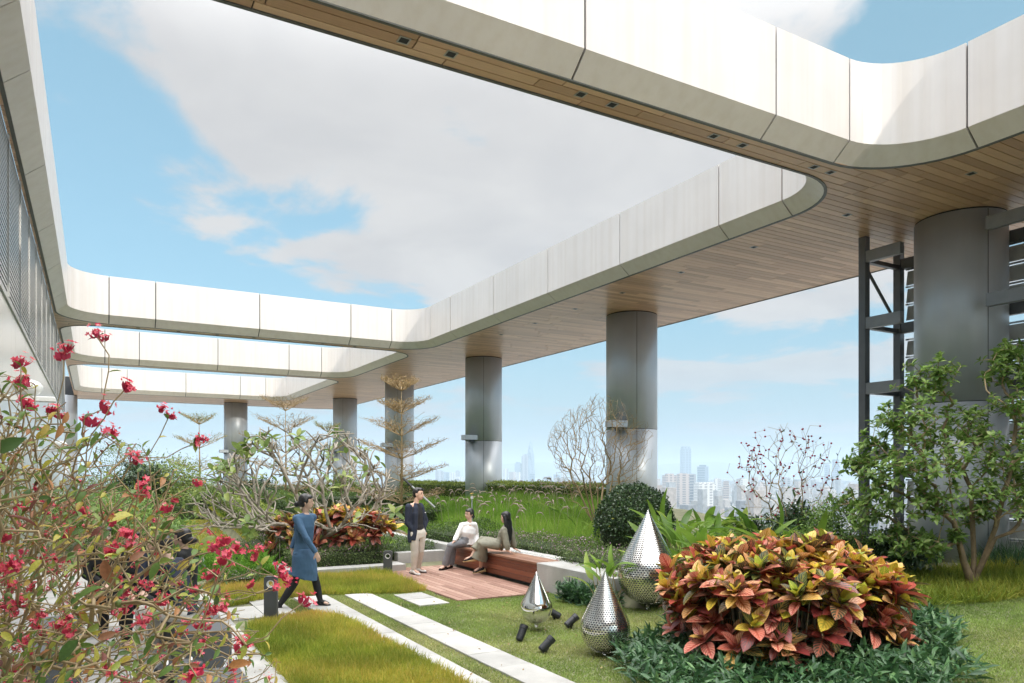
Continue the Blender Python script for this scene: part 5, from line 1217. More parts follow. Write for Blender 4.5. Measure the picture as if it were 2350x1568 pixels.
# sprinkler
sp_ = far(1083, 17.0); sp_.z = hgt(sp_.x, sp_.y); r0 = empty('sprinkler', tuple(sp_), 'thin sprinkler riser with a brass head standing in the tall grass', 'sprinkler')
mb = MB(); mb.tube([sp_ + Vector((0, 0, -.05)), sp_ + Vector((0, 0, 1.5 + CAMZ - 2 - sp_.z - .12))], [.016, .016], 8); mb.build('riser', m_slat, r0)
zt = 1.5 - .12
mb = MB(); mb.tube([(sp_.x, sp_.y, zt), (sp_.x, sp_.y, zt + .06)], [.03, .03], 10); mb.build('collar', m_white, r0)
mb = MB(); mb.tube([(sp_.x, sp_.y, zt + .06), (sp_.x, sp_.y, zt + .10)], [.014, .012], 8); mb.tube([(sp_.x - .05, sp_.y, zt + .115), (sp_.x + .05, sp_.y, zt + .125)], [.012, .008], 6); mb.tube([(sp_.x, sp_.y, zt + .10), (sp_.x, sp_.y, zt + .15)], [.01, .006], 6); mb.build('nozzle', mat('brass', (.55, .38, .12), rough=.35, metal=.9), r0)
pl = far(950, 20); pl.z = hgt(pl.x, pl.y); r0 = empty('tree_prop', tuple(pl), 'slanting grey metal prop with a dark clamp supporting the tallest tiered tree', 'prop')
a_ = far(998, 20.2, 1165); b_ = far(925, 20.4, 1098)
mb = MB(); mb.tube([a_, a_ + (b_ - a_) * .72], [.03, .03], 10); mb.build('pole', m_slat, r0); mb = MB(); mb.tube([a_ + (b_ - a_) * .72, b_], [.035, .03], 8); mb.build('clamp', m_black, r0)
#@@PART4
# ------------------------------------------------------------------ people
m_skin = mat('skin', (.62, .40, .30), rough=.5, var=.04, vscale=8)
m_hair = mat('black_hair', (.012, .010, .010), rough=.38, var=.2, vscale=40, stretch=(1, 1, .2))
m_lips = mat('lips', (.50, .10, .09), rough=.4, var=0)
m_navy = mat('navy_wool', (.016, .022, .042), rough=.85, var=.15, vscale=12)
m_blackc = mat('black_cloth', (.012, .012, .013), rough=.85, var=.15, vscale=12)
m_cream = mat('cream_cotton', (.66, .62, .56), rough=.85, var=.06, vscale=8)
m_whitec = mat('white_silk', (.80, .79, .78), rough=.6, var=.04, vscale=8)
m_greyc = mat('grey_trousers', (.21, .215, .23), rough=.7, var=.12, vscale=9)
m_olive = mat('olive_dress', (.22, .21, .155), rough=.7, var=.12, vscale=7)
m_blue = mat('blue_suit', (.050, .115, .205), rough=.75, var=.10, vscale=8)
m_sole = mat('dark_sole', (.05, .055, .07), rough=.7, var=.05)
m_jute = mat('jute_sole', (.55, .40, .20), rough=.9, var=.15, vscale=60)
m_leather = mat('black_leather', (.012, .012, .013), rough=.22, var=.05)
def remesh(name, mb, m, parent, vox=.010, disp=0.0, dscale=.12, smooth=2):
    o = mb.build(name, m, parent, smooth=True)
    r = o.modifiers.new('r', 'REMESH'); r.mode = 'VOXEL'; r.voxel_size = vox; r.use_smooth_shade = True
    if smooth: s = o.modifiers.new('s', 'SMOOTH'); s.iterations = smooth; s.factor = .5
    if disp:
        t = bpy.data.textures.new('folds', 'CLOUDS'); t.noise_scale = dscale; t.noise_depth = 2; d = o.modifiers.new('d', 'DISPLACE'); d.texture = t; d.strength = disp; d.mid_level = .5
    dg = bpy.context.evaluated_depsgraph_get(); ev = o.evaluated_get(dg); me = bpy.data.meshes.new_from_object(ev, depsgraph=dg); old = o.data; o.modifiers.clear(); o.data = me; bpy.data.meshes.remove(old)
    if len(me.materials) == 0: me.materials.append(m)
    me.polygons.foreach_set('use_smooth', [True] * len(me.polygons)); me.name = name; return o
def lerp(a, b, t): return a + (b - a) * t
def limb(mb, a, b, c, r, n=12):
    """upper and lower segment through the joint; r = radii at start, mid, joint, belly, end"""
    mb.tube([a, lerp(a, b, .35), lerp(a, b, .9), lerp(b, c, .12), lerp(b, c, .4), c], [r[0], r[1], r[2], r[2], r[3], r[4]], n)
    mb.ball(a, r[0], r[0], r[0], n=n); mb.ball(b, r[2], r[2], r[2], n=n)
def hand(mb, wr, d, palm_n, s=1.0, curl=.5, grip=False):
    """palm, four fingers and a thumb from the wrist along d; palm_n is the palm's facing direction"""
    d = d.normalized(); nrm = (palm_n - d * palm_n.dot(d)).normalized(); sd = d.cross(nrm)
    mb.tube([wr - d * .02, wr + d * .02 * s, wr + d * .05 * s, wr + d * .085 * s], [(.024 * s, .019 * s), (.033 * s, .017 * s), (.039 * s, .015 * s), (.037 * s, .012 * s)], 10, side=sd)
    for k, (off, L_) in enumerate(((-.029, .062), (-.010, .074), (.010, .070), (.028, .054))):
        b = wr + d * .08 * s + sd * off * s; c = curl * (1 + .12 * k)
        j1 = b + (d * math.cos(c * .5) + nrm * math.sin(c * .5)) * L_ * .48 * s; j2 = j1 + (d * math.cos(c) + nrm * math.sin(c)) * L_ * .33 * s; j3 = j2 + (d * math.cos(c * 1.5) + nrm * math.sin(c * 1.5)) * L_ * .25 * s
        mb.tube([b - d * .02, b, j1, j2, j3], [.0095 * s, .0095 * s, .0088 * s, .008 * s, .0062 * s], 7)
    t0 = wr + d * .025 * s - sd * .028 * s; t1 = t0 + (d * .7 - sd * .75 + nrm * .25).normalized() * .038 * s; t2 = t1 + (d * .95 - sd * .2 + nrm * .3).normalized() * .035 * s
    mb.tube([t0 + sd * .012, t0, t1, t2], [.013 * s, .0125 * s, .0105 * s, .008 * s], 7)
class P: pass
def person(label, root_loc, J, s=1.0, female=True, face=None, up=None):
    """one continuous body grown over the joints J; returns frames used by the clothes"""
    g = P(); g.J = J; g.s = s
    g.root = empty('person', root_loc, label, 'person')
    lat = (J['shL'] - J['shR']).normalized(); g.lat = lat; hl = (J['hipL'] - J['hipR']).normalized(); g.hl = hl
    fwd = face.normalized(); upv = (up or Vector((0, 0, 1))).normalized(); fwd = (fwd - upv * fwd.dot(upv)).normalized(); hs = upv.cross(fwd).normalized(); g.fwd, g.upv, g.hs = fwd, upv, hs
    pel = (J['hipL'] + J['hipR']) / 2; nb = J['neck']; ch = J['chest']; g.pel = pel; wa = lerp(pel, ch, .42); g.wa = wa
    w = .92 if female else 1.0
    mb = MB()
    mb.tube([pel - (ch - pel).normalized() * .09 * s, pel, wa, lerp(wa, ch, .5), ch, lerp(ch, nb, .55), lerp(ch, nb, .9)], [(.13 * s, .095 * s), (.165 * s * (1.02 if female else .95), .105 * s), (.132 * s * w, .088 * s), (.145 * s * w, .10 * s), (.162 * s * w, .112 * s * (1.06 if female else 1)), (.15 * s * w, .085 * s), (.06 * s, .055 * s)], 18, side=lat)
    mb.tube([lerp(J['shL'], J['shR'], -.02), lerp(J['shL'], J['shR'], .5) + (nb - ch) * .1, lerp(J['shL'], J['shR'], 1.02)], [.05 * s * w, .062 * s, .05 * s * w], 12)
    hc = J['head']; mb.tube([lerp(ch, nb, .8), nb, lerp(nb, hc, .75)], [.052 * s * w, .048 * s * w, .050 * s * w], 12)
    # head: skull, face, jaw, nose, ears
    mb.ball(hc + upv * .018 * s, .076 * s, .094 * s, .098 * s, (hs, fwd, upv), 20, 14)
    mb.ball(hc - upv * .035 * s + fwd * .022 * s, .060 * s, .070 * s, .078 * s, (hs, fwd, upv), 16, 10)
    mb.ball(hc - upv * .088 * s + fwd * .055 * s, .026 * s, .024 * s, .020 * s, (hs, fwd, upv))
    mb.tube([hc + upv * .012 * s + fwd * .085 * s, hc - upv * .028 * s + fwd * .108 * s, hc - upv * .036 * s + fwd * .088 * s], [.008 * s, .0125 * s, .013 * s], 8)
    mb.ball(hc - upv * .060 * s + fwd * .082 * s, .022 * s, .012 * s, .009 * s, (hs, fwd, upv), 10, 6)
    for k in (-1, 1): mb.ball(hc + hs * k * .078 * s - upv * .008 * s - fwd * .005 * s, .010 * s, .019 * s, .031 * s, (hs, fwd, upv), 10, 6)
    for sd_ in 'LR':
        limb(mb, J['sh' + sd_], J['el' + sd_], J['wr' + sd_], [r * s * w for r in (.052, .045, .037, .036, .025)])
        limb(mb, J['hip' + sd_], J['kn' + sd_], J['an' + sd_], [r * s for r in (.088, .080, .054, .055, .033)])
        an, to = J['an' + sd_], J['toe' + sd_]
        mb.tube([an + (an - to).normalized() * .035 * s + Vector((0, 0, -.03)) * s, lerp(an, to, .3) - Vector((0, 0, .01)), lerp(an, to, .7), to], [(.034 * s, .034 * s), (.038 * s, .036 * s), (.044 * s, .024 * s), (.030 * s, .014 * s)], 10)
        if 'hd' + sd_ in J: hand(mb, J['wr' + sd_], J['hd' + sd_], J['pn' + sd_], s * (.95 if female else 1.05), J.get('cu' + sd_, .5))
    g.body = remesh('body', mb, m_skin, g.root, .0075, smooth=2)
    e = MB()
    for k in (-1, 1):
        e = MB(); e.ball(hc + hs * k * .030 * s + upv * .010 * s + fwd * .086 * s, .013 * s, .006 * s, .006 * s, (hs, fwd, upv), 8, 6); e.build('eye', m_hair, g.root)
        e = MB(); e.tube([hc + hs * k * .016 * s + upv * .030 * s + fwd * .092 * s, hc + hs * k * .032 * s + upv * .035 * s + fwd * .088 * s, hc + hs * k * .048 * s + upv * .028 * s + fwd * .074 * s], [.003 * s, .0035 * s, .002 * s], 5); e.build('eyebrow', m_hair, g.root)
    e = MB(); e.ball(hc - upv * .060 * s + fwd * .092 * s, .019 * s, .006 * s, .0075 * s, (hs, fwd, upv), 10, 6); e.build('lips', m_lips, g.root)
    return g
def hair(g, style):
    hc = g.J['head']; s = g.s; f, u, h = g.fwd, g.upv, g.hs; mb = MB(); ax = (h, f, u)
    mb.ball(hc + u * .034 * s - f * .022 * s, .086 * s, .092 * s, .094 * s, ax, 20, 14)
    mb.ball(hc - f * .045 * s - u * .005 * s, .078 * s, .062 * s, .080 * s, ax, 16, 10)
    if style == 'short':
        mb.ball(hc + u * .085 * s + f * .035 * s, .068 * s, .060 * s, .038 * s, ax); mb.ball(hc + u * .078 * s + f * .075 * s + h * .02, .05 * s, .03 * s, .026 * s, ax)
    if style in ('bun', 'low'):
        mb.ball(hc + u * .062 * s + f * .04 * s, .070 * s, .050 * s, .045 * s, ax)
        c = hc - f * (.135 if style == 'bun' else .10) * s - u * (.035 if style == 'bun' else .055) * s; mb.ball(c, .045 * s, .042 * s, .045 * s, ax)
        mb.ball(lerp(hc, c, .6), .06 * s, .05 * s, .055 * s, ax)
        for k in (-1, 1): mb.ball(hc + h * k * .068 * s + u * .02 * s - f * .005, .022 * s, .045 * s, .055 * s, ax)
    if style == 'long':
        mb.ball(hc + u * .062 * s + f * .04 * s, .070 * s, .048 * s, .045 * s, ax)
        for k in (-1, 0, 1): mb.tube([hc + u * .03 * s - f * .03 * s + h * k * .03, hc - u * .10 * s - f * .07 * s + h * k * .05, hc - u * .25 * s - f * .10 * s + h * k * .045, hc - u * .42 * s - f * .12 * s + h * k * .028, hc - u * .50 * s - f * .115 * s + h * k * .012], [(.07 * s, .05 * s), (.055 * s, .04 * s), (.05 * s, .034 * s), (.035 * s, .026 * s), (.012 * s, .010 * s)], 10, side=h)
    remesh('hair', mb, m_hair, g.root, .008, disp=.006, dscale=.03, smooth=1)
def torso_cloth(g, m, name, ext=.016, hem=.12, neckline=.55, flare=0.0, arms=True, armr=(.062, .055, .050, .046, .036), chestx=1.0, disp=.012, cuff=1.0, vox=.010, front=0.0):
    J = g.J; s = g.s; pel, wa = g.pel, g.wa; ch, nb = J['chest'], J['neck']; up = (ch - pel).normalized(); mb = MB(); f = front
    mb.tube([pel - up * hem * s, pel, wa, lerp(wa, ch, .5), ch, lerp(ch, nb, neckline), lerp(ch, nb, neckline + .22)],
            [((.160 + ext + flare) * s, (.112 + ext + flare) * s), ((.158 + ext + flare * .5) * s, (.104 + ext) * s), ((.130 + ext) * s, (.090 + ext) * s), ((.145 + ext) * s * chestx, (.100 + ext) * s), ((.160 + ext) * s * chestx, (.112 + ext) * s), ((.140 + ext) * s, (.080 + ext) * s), ((.075 + ext) * s, (.060 + ext) * s)], 20, side=g.lat)
    mb.tube([lerp(J['shL'], J['shR'], -.02), lerp(J['shL'], J['shR'], .5) + (nb - ch) * .08, lerp(J['shL'], J['shR'], 1.02)], [armr[0] * s, .066 * s, armr[0] * s], 12)
    if arms:
        for k in 'LR':
            a, b, c = J['sh' + k], J['el' + k], J['wr' + k]; c2 = lerp(b, c, cuff)
            mb.tube([a, lerp(a, b, .35), lerp(a, b, .9), lerp(b, c2, .12), lerp(b, c2, .5), lerp(b, c2, .97), c2], [armr[0] * s, armr[1] * s, armr[2] * s, armr[2] * s, armr[3] * s, armr[4] * s, armr[4] * .96 * s], 12); mb.ball(a, armr[0] * s, armr[0] * s, armr[0] * s)
            mb.ball(b, armr[2] * s, armr[2] * s, armr[2] * s)
    return remesh(name, mb, m, g.root, vox, disp=disp, smooth=2)
def trousers(g, m, r=(.105, .096, .068, .062, .058), name='trousers', drop_=.985, disp=.012):
    J = g.J; s = g.s; mb = MB(); up = (J['chest'] - g.pel).normalized()
    mb.tube([g.pel - up * .10 * s, g.pel, g.pel + up * .12 * s], [(.13 * s, .105 * s), (.178 * s, .120 * s), (.150 * s, .104 * s)], 18, side=g.hl)
    for k in 'LR':
        a, b, c = J['hip' + k], J['kn' + k], lerp(J['kn' + k], J['an' + k], drop_)
        mb.tube([a, lerp(a, b, .35), lerp(a, b, .9), lerp(b, c, .12), lerp(b, c, .5), c], [r[0] * s, r[1] * s, r[2] * s, r[2] * s, r[3] * s, r[4] * s], 14); mb.ball(a, r[0] * s, r[0] * s, r[0] * s); mb.ball(b, r[2] * s, r[2] * s, r[2] * s)
    return remesh(name, mb, m, g.root, .010, disp=disp, smooth=2, dscale=.09)
def shoe(g, k, m, msole, heel=0.0, sole=.022, wedge=0.0, bulk=1.0):
    an, to = g.J['an' + k], g.J['toe' + k]; s = g.s; d = (to - an); fl = Vector((d.x, d.y, 0)).normalized(); dd = d.normalized(); sd = Vector((0, 0, 1)).cross(dd).normalized(); dn = dd.cross(sd); dn = -dn if dn.z > 0 else dn
    h = an - dd * .045 * s + dn * .055 * s; t = to + dd * .03 * s + dn * .012 * s; mb = MB()
    mb.tube([h, lerp(h, t, .15) - dn * .018, lerp(h, t, .42) - dn * .016, lerp(h, t, .75), t], [(.030 * s * bulk, .034 * s), (.038 * s * bulk, .048 * s), (.043 * s * bulk, .040 * s), (.047 * s * bulk, .026 * s), (.022 * s * bulk, .012 * s)], 14, side=sd)
    o = remesh('shoe', mb, m, g.root, .006, smooth=1)
    mb = MB(); a, b = h + dn * .030 * s, t + dn * .012 * s
    mb.tube([a - dd * .02, lerp(a, b, .3), lerp(a, b, .7), b + dd * .012], [(.034 * bulk, sole * .5 + wedge * .5), (.036 * bulk, sole * .5 + wedge * .4), (.046 * bulk, sole * .5 + wedge * .15), (.020 * bulk, sole * .35)], 12, side=sd); mb.build('sole', msole, o, smooth=False)
    if heel: mb = MB(); q = a + dd * .005; mb.tube([q, q + dn * heel], [.020, .014], 8); mb.build('heel', msole, o)
def q3(px, py, d): return far(px, d, py)
def off(p, r=0, f=0, u=0): return p + Vector((CS, -SN, 0)) * r + Vector((SN, CS, 0)) * f + Vector((0, 0, u))

# walking woman in blue, seen from behind left
d0 = 10.8
Jw = dict(head=q3(703, 1152, d0), neck=q3(701, 1175, d0), chest=q3(698, 1208, d0), shL=q3(694, 1188, d0 - .13), shR=q3(708, 1188, d0 + .13))
Jw['shL'] = off(q3(692, 1189, d0), r=-.03, f=-.15); Jw['shR'] = off(q3(712, 1189, d0), r=.0, f=.16)
Jw['hipL'] = off(q3(695, 1274, d0), f=-.09); Jw['hipR'] = off(q3(699, 1274, d0), f=.09)
# left arm (towards us) swings forward, right arm back and left
Jw['elL'] = off(q3(713, 1232, d0), f=-.24); Jw['wrL'] = off(q3(735, 1266, d0), f=-.22); Jw['hdL'] = q3(741, 1281, d0) - q3(735, 1266, d0); Jw['pnL'] = Vector((SN, CS, 0)) + Vector((-.5, 0, 0)); Jw['cuL'] = .7
Jw['elR'] = off(q3(672, 1228, d0), f=.20); Jw['wrR'] = off(q3(662, 1262, d0), f=.16); Jw['hdR'] = q3(663, 1280, d0) - q3(662, 1263, d0); Jw['pnR'] = Vector((CS, -SN, 0)); Jw['cuR'] = .6
Jw['knR'] = off(q3(720, 1330, d0), f=.08); Jw['anR'] = off(q3(733, 1382, d0), f=.06); Jw['toeR'] = off(q3(753, 1387, d0), f=.04)
Jw['knL'] = off(q3(680, 1336, d0), f=-.08); Jw['anL'] = off(q3(645, 1388, d0), f=-.10); Jw['toeL'] = off(q3(652, 1404, d0), f=-.10)
g = person('woman walking past in a blue jacket and skirt with black tights and low bun', tuple(at(700, 1400)), Jw, 1.0, True, face=off(Vector(), r=1, f=.15))
hair(g, 'bun'); torso_cloth(g, m_blue, 'jacket', ext=.016, hem=-.045, flare=.016, armr=(.060, .053, .046, .043, .037), cuff=.97, neckline=.62)
mb = MB(); pel = g.pel; hl = g.hl; up = Vector((0, 0, 1)); cen = off(pel, r=.015)
mb.tube([pel + up * .10, pel + up * .0, off(pel, u=-.10, r=.005), off(pel, u=-.21, r=.012), off(pel, u=-.315, r=-.02)], [(.155, .135), (.192, .160), (.194, .172), (.192, .185), (.195, .228)], 24, side=hl); remesh('skirt', mb, m_blue, g.root, .010, disp=.018, dscale=.10)
tg = MB()
for k in 'LR': limb(tg, Jw['hip' + k], Jw['kn' + k], Jw['an' + k], [r for r in (.084, .078, .058, .058, .037)]); an, to = Jw['an' + k], Jw['toe' + k]; tg.tube([an, lerp(an, to, .5), to], [.036, (.044, .03), (.03, .016)], 10)
remesh('tights', tg, m_blackc, g.root, .009)
for k in 'LR': shoe(g, k, m_leather, m_leather, heel=.035, sole=.012)

# standing man in a navy jacket
d0 = 14.15
fc = off(Vector(), r=1, f=-.35)
Jm = dict(head=q3(960, 1134, d0), neck=q3(955, 1153, d0), chest=q3(954, 1178, d0))
Jm['shL'] = off(q3(955, 1163, d0), r=.06, f=.17); Jm['shR'] = off(q3(951, 1163, d0), r=-.09, f=-.155)
Jm['hipL'] = off(q3(960, 1223, d0), r=.04, f=.08); Jm['hipR'] = off(q3(957, 1223, d0), r=-.045, f=-.08)
Jm['elR'] = off(q3(937, 1198, d0), f=-.16); Jm['wrR'] = off(q3(950, 1218, d0), r=.0, f=-.13); Jm['elL'] = off(q3(972, 1198, d0), f=.24, r=.02); Jm['wrL'] = off(q3(970, 1218, d0), f=.10, r=.0)
Jm['hdR'] = Vector((CS, -SN, 0)) * .25 + Vector((SN, CS, 0)) * .3 + Vector((0, 0, -1)); Jm['pnR'] = Vector((SN, CS, 0)); Jm['hdL'] = Vector((0, 0, -1)); Jm['pnL'] = Vector((-SN, -CS, 0)); Jm['cuL'] = Jm['cuR'] = .2
Jm['knR'] = off(q3(953, 1268, d0), f=-.08, r=0); Jm['anR'] = q3(949, 1308, 14.12); Jm['toeR'] = q3(962, 1316, 14.03)
Jm['knL'] = off(q3(964, 1266, d0), f=.09); Jm['anL'] = q3(960, 1303, 14.42); Jm['toeL'] = q3(975, 1309, 14.36)
g = person('man standing on the deck in a navy jacket, black shirt and cream trousers', tuple(at(955, 1320)), Jm, 1.02, False, face=fc)
hair(g, 'short'); trousers(g, m_cream, r=(.098, .092, .070, .058, .048))
bk = -fc.normalized(); up = (Jm['chest'] - g.pel).normalized(); pel, wa, ch, nb = g.pel, g.wa, Jm['chest'], Jm['neck']
mb = MB(); mb.tube([pel + up * .05, pel + up * .12, wa, lerp(wa, ch, .5), ch, lerp(ch, nb, .55), lerp(ch, nb, .92)], [(.155, .118), (.155, .120), (.148, .108), (.158, .116), (.170, .128), (.150, .098), (.066, .064)], 18, side=g.lat); remesh('shirt', mb, m_blackc, g.root, .010, disp=.008)
# jacket: wraps back and sides, two front panels hang open
mb = MB(); fr2 = -bk
mb.tube([pel - up * .17 + bk * .062, pel + bk * .060, wa + bk * .045, lerp(wa, ch, .5) + bk * .042, ch + bk * .036, lerp(ch, nb, .58) + bk * .022, lerp(ch, nb, .84) + bk * .02], [(.205, .092), (.200, .090), (.176, .092), (.186, .100), (.198, .114), (.160, .104), (.078, .074)], 20, side=g.lat)
for k in (-1, 1):
    o_ = g.lat * k
    mb.tube([pel - up * .13 + o_ * .165, pel + o_ * .150 + fr2 * .03, wa + o_ * .125 + fr2 * .045, ch + o_ * .115 + fr2 * .072, lerp(ch, nb, .5) + o_ * .085 + fr2 * .060, lerp(ch, nb, .9) + o_ * .05 + fr2 * .02], [(.040, .06), (.045, .062), (.045, .058), (.058, .052), (.050, .042), (.03, .03)], 12, side=g.lat)
for k in 'LR':
    a, b, c = Jm['sh' + k], Jm['el' + k], Jm['wr' + k]; mb.tube([a, lerp(a, b, .35), lerp(a, b, .9), lerp(b, c, .12), lerp(b, c, .5), c], [.068, .060, .053, .052, .046, .042], 12); mb.ball(a, .068, .068, .068); mb.ball(b, .053, .053, .053)
remesh('jacket', mb, m_navy, g.root, .010, disp=.012, dscale=.12)
mb = MB(); fcn = fc.normalized(); q = ch + fcn * .134 + g.lat * .105 + Vector((0, 0, .01)); mb.ball(q, .018, .006, .008, (g.lat, fcn, Vector((0, 0, 1))), 8, 5); mb.build('pocket_square', m_whitec, g.root)
for k in 'LR': shoe(g, k, m_white, m_sole, sole=.026, bulk=1.08)

# woman in white, seated at the far end of the bench
d0 = 15.1; hipc = q3(1069, 1245, d0)
Jn = dict(head=q3(1077, 1180, d0), neck=q3(1078, 1201, d0), chest=q3(1073, 1222, d0))
Jn['shL'] = off(q3(1089, 1205, d0), f=.04); Jn['shR'] = off(q3(1060, 1206, d0), f=-.05)
Jn['hipL'] = off(hipc, r=.06, f=.06); Jn['hipR'] = off(hipc, r=-.05, f=-.06)
Jn['elL'] = q3(1094, 1229, d0 + .1); Jn['wrL'] = q3(1092, 1250, d0 - .05); Jn['hdL'] = Vector((-.2, -.3, -.55)); Jn['pnL'] = Vector((-1, 0, 0)); Jn['cuL'] = .3
Jn['elR'] = q3(1049, 1229, d0 - .15); Jn['wrR'] = q3(1042, 1243, d0 - .28); Jn['hdR'] = q3(1034, 1250, d0 - .3) - q3(1042, 1243, d0 - .28); Jn['pnR'] = Vector((0, 0, -1)); Jn['cuR'] = .6
Jn['knL'] = q3(1042, 1250, d0 - .12); Jn['knR'] = q3(1033, 1253, d0 - .30)
Jn['anL'] = q3(1034, 1297, d0 - .05); Jn['toeL'] = q3(1022, 1303, d0 - .20); Jn['anR'] = q3(1021, 1299, d0 - .25); Jn['toeR'] = q3(1010, 1305, d0 - .42)
g = person('woman with glasses in a white blouse and grey trousers seated at the far bench end', tuple(at(1060, 1300)), Jn, .98, True, face=off(Vector(), r=-.75, f=-.72))
hair(g, 'low'); trousers(g, m_greyc, r=(.098, .092, .072, .072, .078), drop_=.95); torso_cloth(g, m_whitec, 'blouse', ext=.020, hem=.03, flare=.008, armr=(.062, .060, .055, .054, .040), neckline=.5, cuff=.95, disp=.018)
for k in 'LR': shoe(g, k, m_leather, m_leather, heel=.0, sole=.014)
mb = MB(); hc = Jn['head']
for k in (-1, 1):
    c = hc + g.hs * k * .032 + g.upv * .008 + g.fwd * .100; pts = [c + g.hs * .022 * math.cos(t * math.pi / 6) + g.upv * .019 * math.sin(t * math.pi / 6) for t in range(13)]; mb.tube(pts, [.0016] * 13, 4)
    mb.tube([c + g.hs * k * .022, hc + g.hs * k * .078 + g.upv * .01], [.0016, .0016], 4)
mb.build('glasses', m_trim, g.root)

# woman in olive, seated and leaning back on her hands
d0 = 14.0; hipc = q3(1147, 1250, d0)
Jo = dict(head=q3(1160, 1188, d0), neck=q3(1166, 1208, d0 + .05), chest=q3(1159, 1228, d0))
Jo['shL'] = off(q3(1170, 1213, d0), f=.14); Jo['shR'] = off(q3(1156, 1216, d0), f=-.15)
Jo['hipL'] = off(hipc, r=.02, f=.08); Jo['hipR'] = off(hipc, r=-.02, f=-.08)
Jo['elR'] = q3(1162, 1245, d0 - .22); Jo['wrR'] = q3(1166, 1264, d0 - .26); Jo['hdR'] = Vector((CS, -SN, 0)) * .9 + Vector((0, 0, -.35)); Jo['pnR'] = Vector((0, 0, -1)); Jo['cuR'] = .25
Jo['elL'] = q3(1178, 1242, d0 + .12); Jo['wrL'] = q3(1180, 1259, d0 + .1); Jo['hdL'] = Vector((CS, -SN, 0)) * .9 + Vector((0, 0, -.35)); Jo['pnL'] = Vector((0, 0, -1)); Jo['cuL'] = .25
Jo['knL'] = q3(1106, 1240, d0 + .08); Jo['anL'] = q3(1082, 1278, d0 + .0); Jo['toeL'] = q3(1066, 1285, d0 + .02)
Jo['knR'] = q3(1108, 1250, d0 - .12); Jo['anR'] = q3(1103, 1303, d0 + .10); Jo['toeR'] = q3(1088, 1311, d0 + .08)
g = person('long-haired woman in an olive dress leaning back on the bench with crossed legs', tuple(at(1140, 1315)), Jo, .98, True, face=off(Vector(), r=-.75, f=.65), up=Vector((.05, 0, 1)))
hair(g, 'long'); torso_cloth(g, m_olive, 'dress_top', ext=.018, hem=.02, armr=(.064, .066, .064, .064, .038), neckline=.78, cuff=.93, disp=.022)
mb = MB(); pel = g.pel; kn = lerp(Jo['knL'], Jo['knR'], .4)
mb.tube([pel + Vector((0, 0, .10)), pel, lerp(pel, kn, .4), lerp(pel, kn, .75), kn + Vector((0, 0, -.02)), lerp(kn, Jo['anR'], .35) + Vector((0, 0, 0)), lerp(kn, lerp(Jo['anR'], Jo['anL'], .35), .78)], [(.140, .11), (.178, .125), (.168, .105), (.150, .098), (.135, .095), (.145, .115), (.165, .165)], 22, side=g.hl)
mb.tube([Jo['hipL'], Jo['knL'], lerp(Jo['knL'], Jo['anL'], .6)], [.10, .088, .11], 14); mb.tube([Jo['hipR'], Jo['knR'], lerp(Jo['knR'], Jo['anR'], .6)], [.10, .085, .12], 14)
remesh('dress_skirt', mb, m_olive, g.root, .011, disp=.018, dscale=.09)
for k in 'LR':
    shoe(g, k, m_leather, m_jute, sole=.03, wedge=.035)
    a = Jo['an' + k]; mb = MB(); mb.tube([a + Vector((.036 * math.cos(t), .036 * math.sin(t), .0)) for t in [i * math.pi / 6 for i in range(13)]], [.005] * 13, 5); mb.build('ankle_strap', m_leather, g.root)

# seated group behind the red flowers
def seated(px, py, d, label, fdir, jacket, legs, hs='short', lean=.12, female=False, arms_up=False):
    c = q3(px, py, d); f = fdir.normalized(); sd = Vector((0, 0, 1)).cross(f); U = Vector((0, 0, 1)); hip = Vector((c.x, c.y, .50)) - f * lean
    J = dict(hipL=hip + sd * .09, hipR=hip - sd * .09, chest=hip + U * .36 + f * lean * .7, neck=hip + U * .55 + f * lean * 1.1, head=hip + U * .70 + f * (lean * 1.5 + .02))
    for k, s_ in (('L', 1), ('R', -1)):
        J['sh' + k] = hip + U * .50 + f * lean + sd * s_ * .17; J['kn' + k] = hip + f * .42 + sd * s_ * .11 + U * .02; J['an' + k] = hip + f * .40 + sd * s_ * .12 - U * .40; J['toe' + k] = J['an' + k] + f * .14 - U * .05
        if arms_up and s_ == 1: J['el' + k] = J['sh' + k] + f * .25 - U * .12; J['wr' + k] = J['head'] + f * .14 - U * .06 + sd * .03; J['hd' + k] = U * .6 - sd * s_ * .5; J['pn' + k] = -f
        else: J['el' + k] = J['sh' + k] - U * .26 + f * .06 + sd * s_ * .04; J['wr' + k] = J['kn' + k] - f * .10 + U * .10 - sd * s_ * .04; J['hd' + k] = f - U * .4; J['pn' + k] = -U
    g = person(label, (hip.x, hip.y, 0), J, 1.0, female, face=f - U * .15)
    hair(g, hs); trousers(g, legs); torso_cloth(g, jacket, 'jacket', ext=.02, hem=.04, armr=(.066, .060, .052, .050, .042)); 
    for k in 'LR': shoe(g, k, m_white if legs is m_cream else m_leather, m_white if legs is m_cream else m_leather, sole=.03)
    return g
seated(392, 1385, 7.9, 'man in a dark jacket and white trousers bending forward behind the red flowers', off(Vector(), r=-1, f=.1), m_navy, m_cream, 'short', .16, False, True)
seated(425, 1370, 8.9, 'woman with pinned up hair seated behind the bending man', off(Vector(), r=-1, f=-.1), m_blackc, m_blackc, 'bun', .03, True)
g = seated(300, 1385, 8.6, 'person in a black jacket with white collar seated facing the bending man', off(Vector(), r=.6, f=-.7), m_blackc, m_blackc, 'short', .08)
mb = MB(); mb.ball(g.J['neck'] + g.fwd * .05 - Vector((0, 0, .03)), .045, .03, .05, (g.hs, g.fwd, g.upv)); mb.build('collar', m_whitec, g.root)
seated(235, 1385, 9.2, 'dark-haired person in black seated farthest left behind the red flowers', off(Vector(), r=.7, f=-.6), m_blackc, m_blackc, 'short', .05)
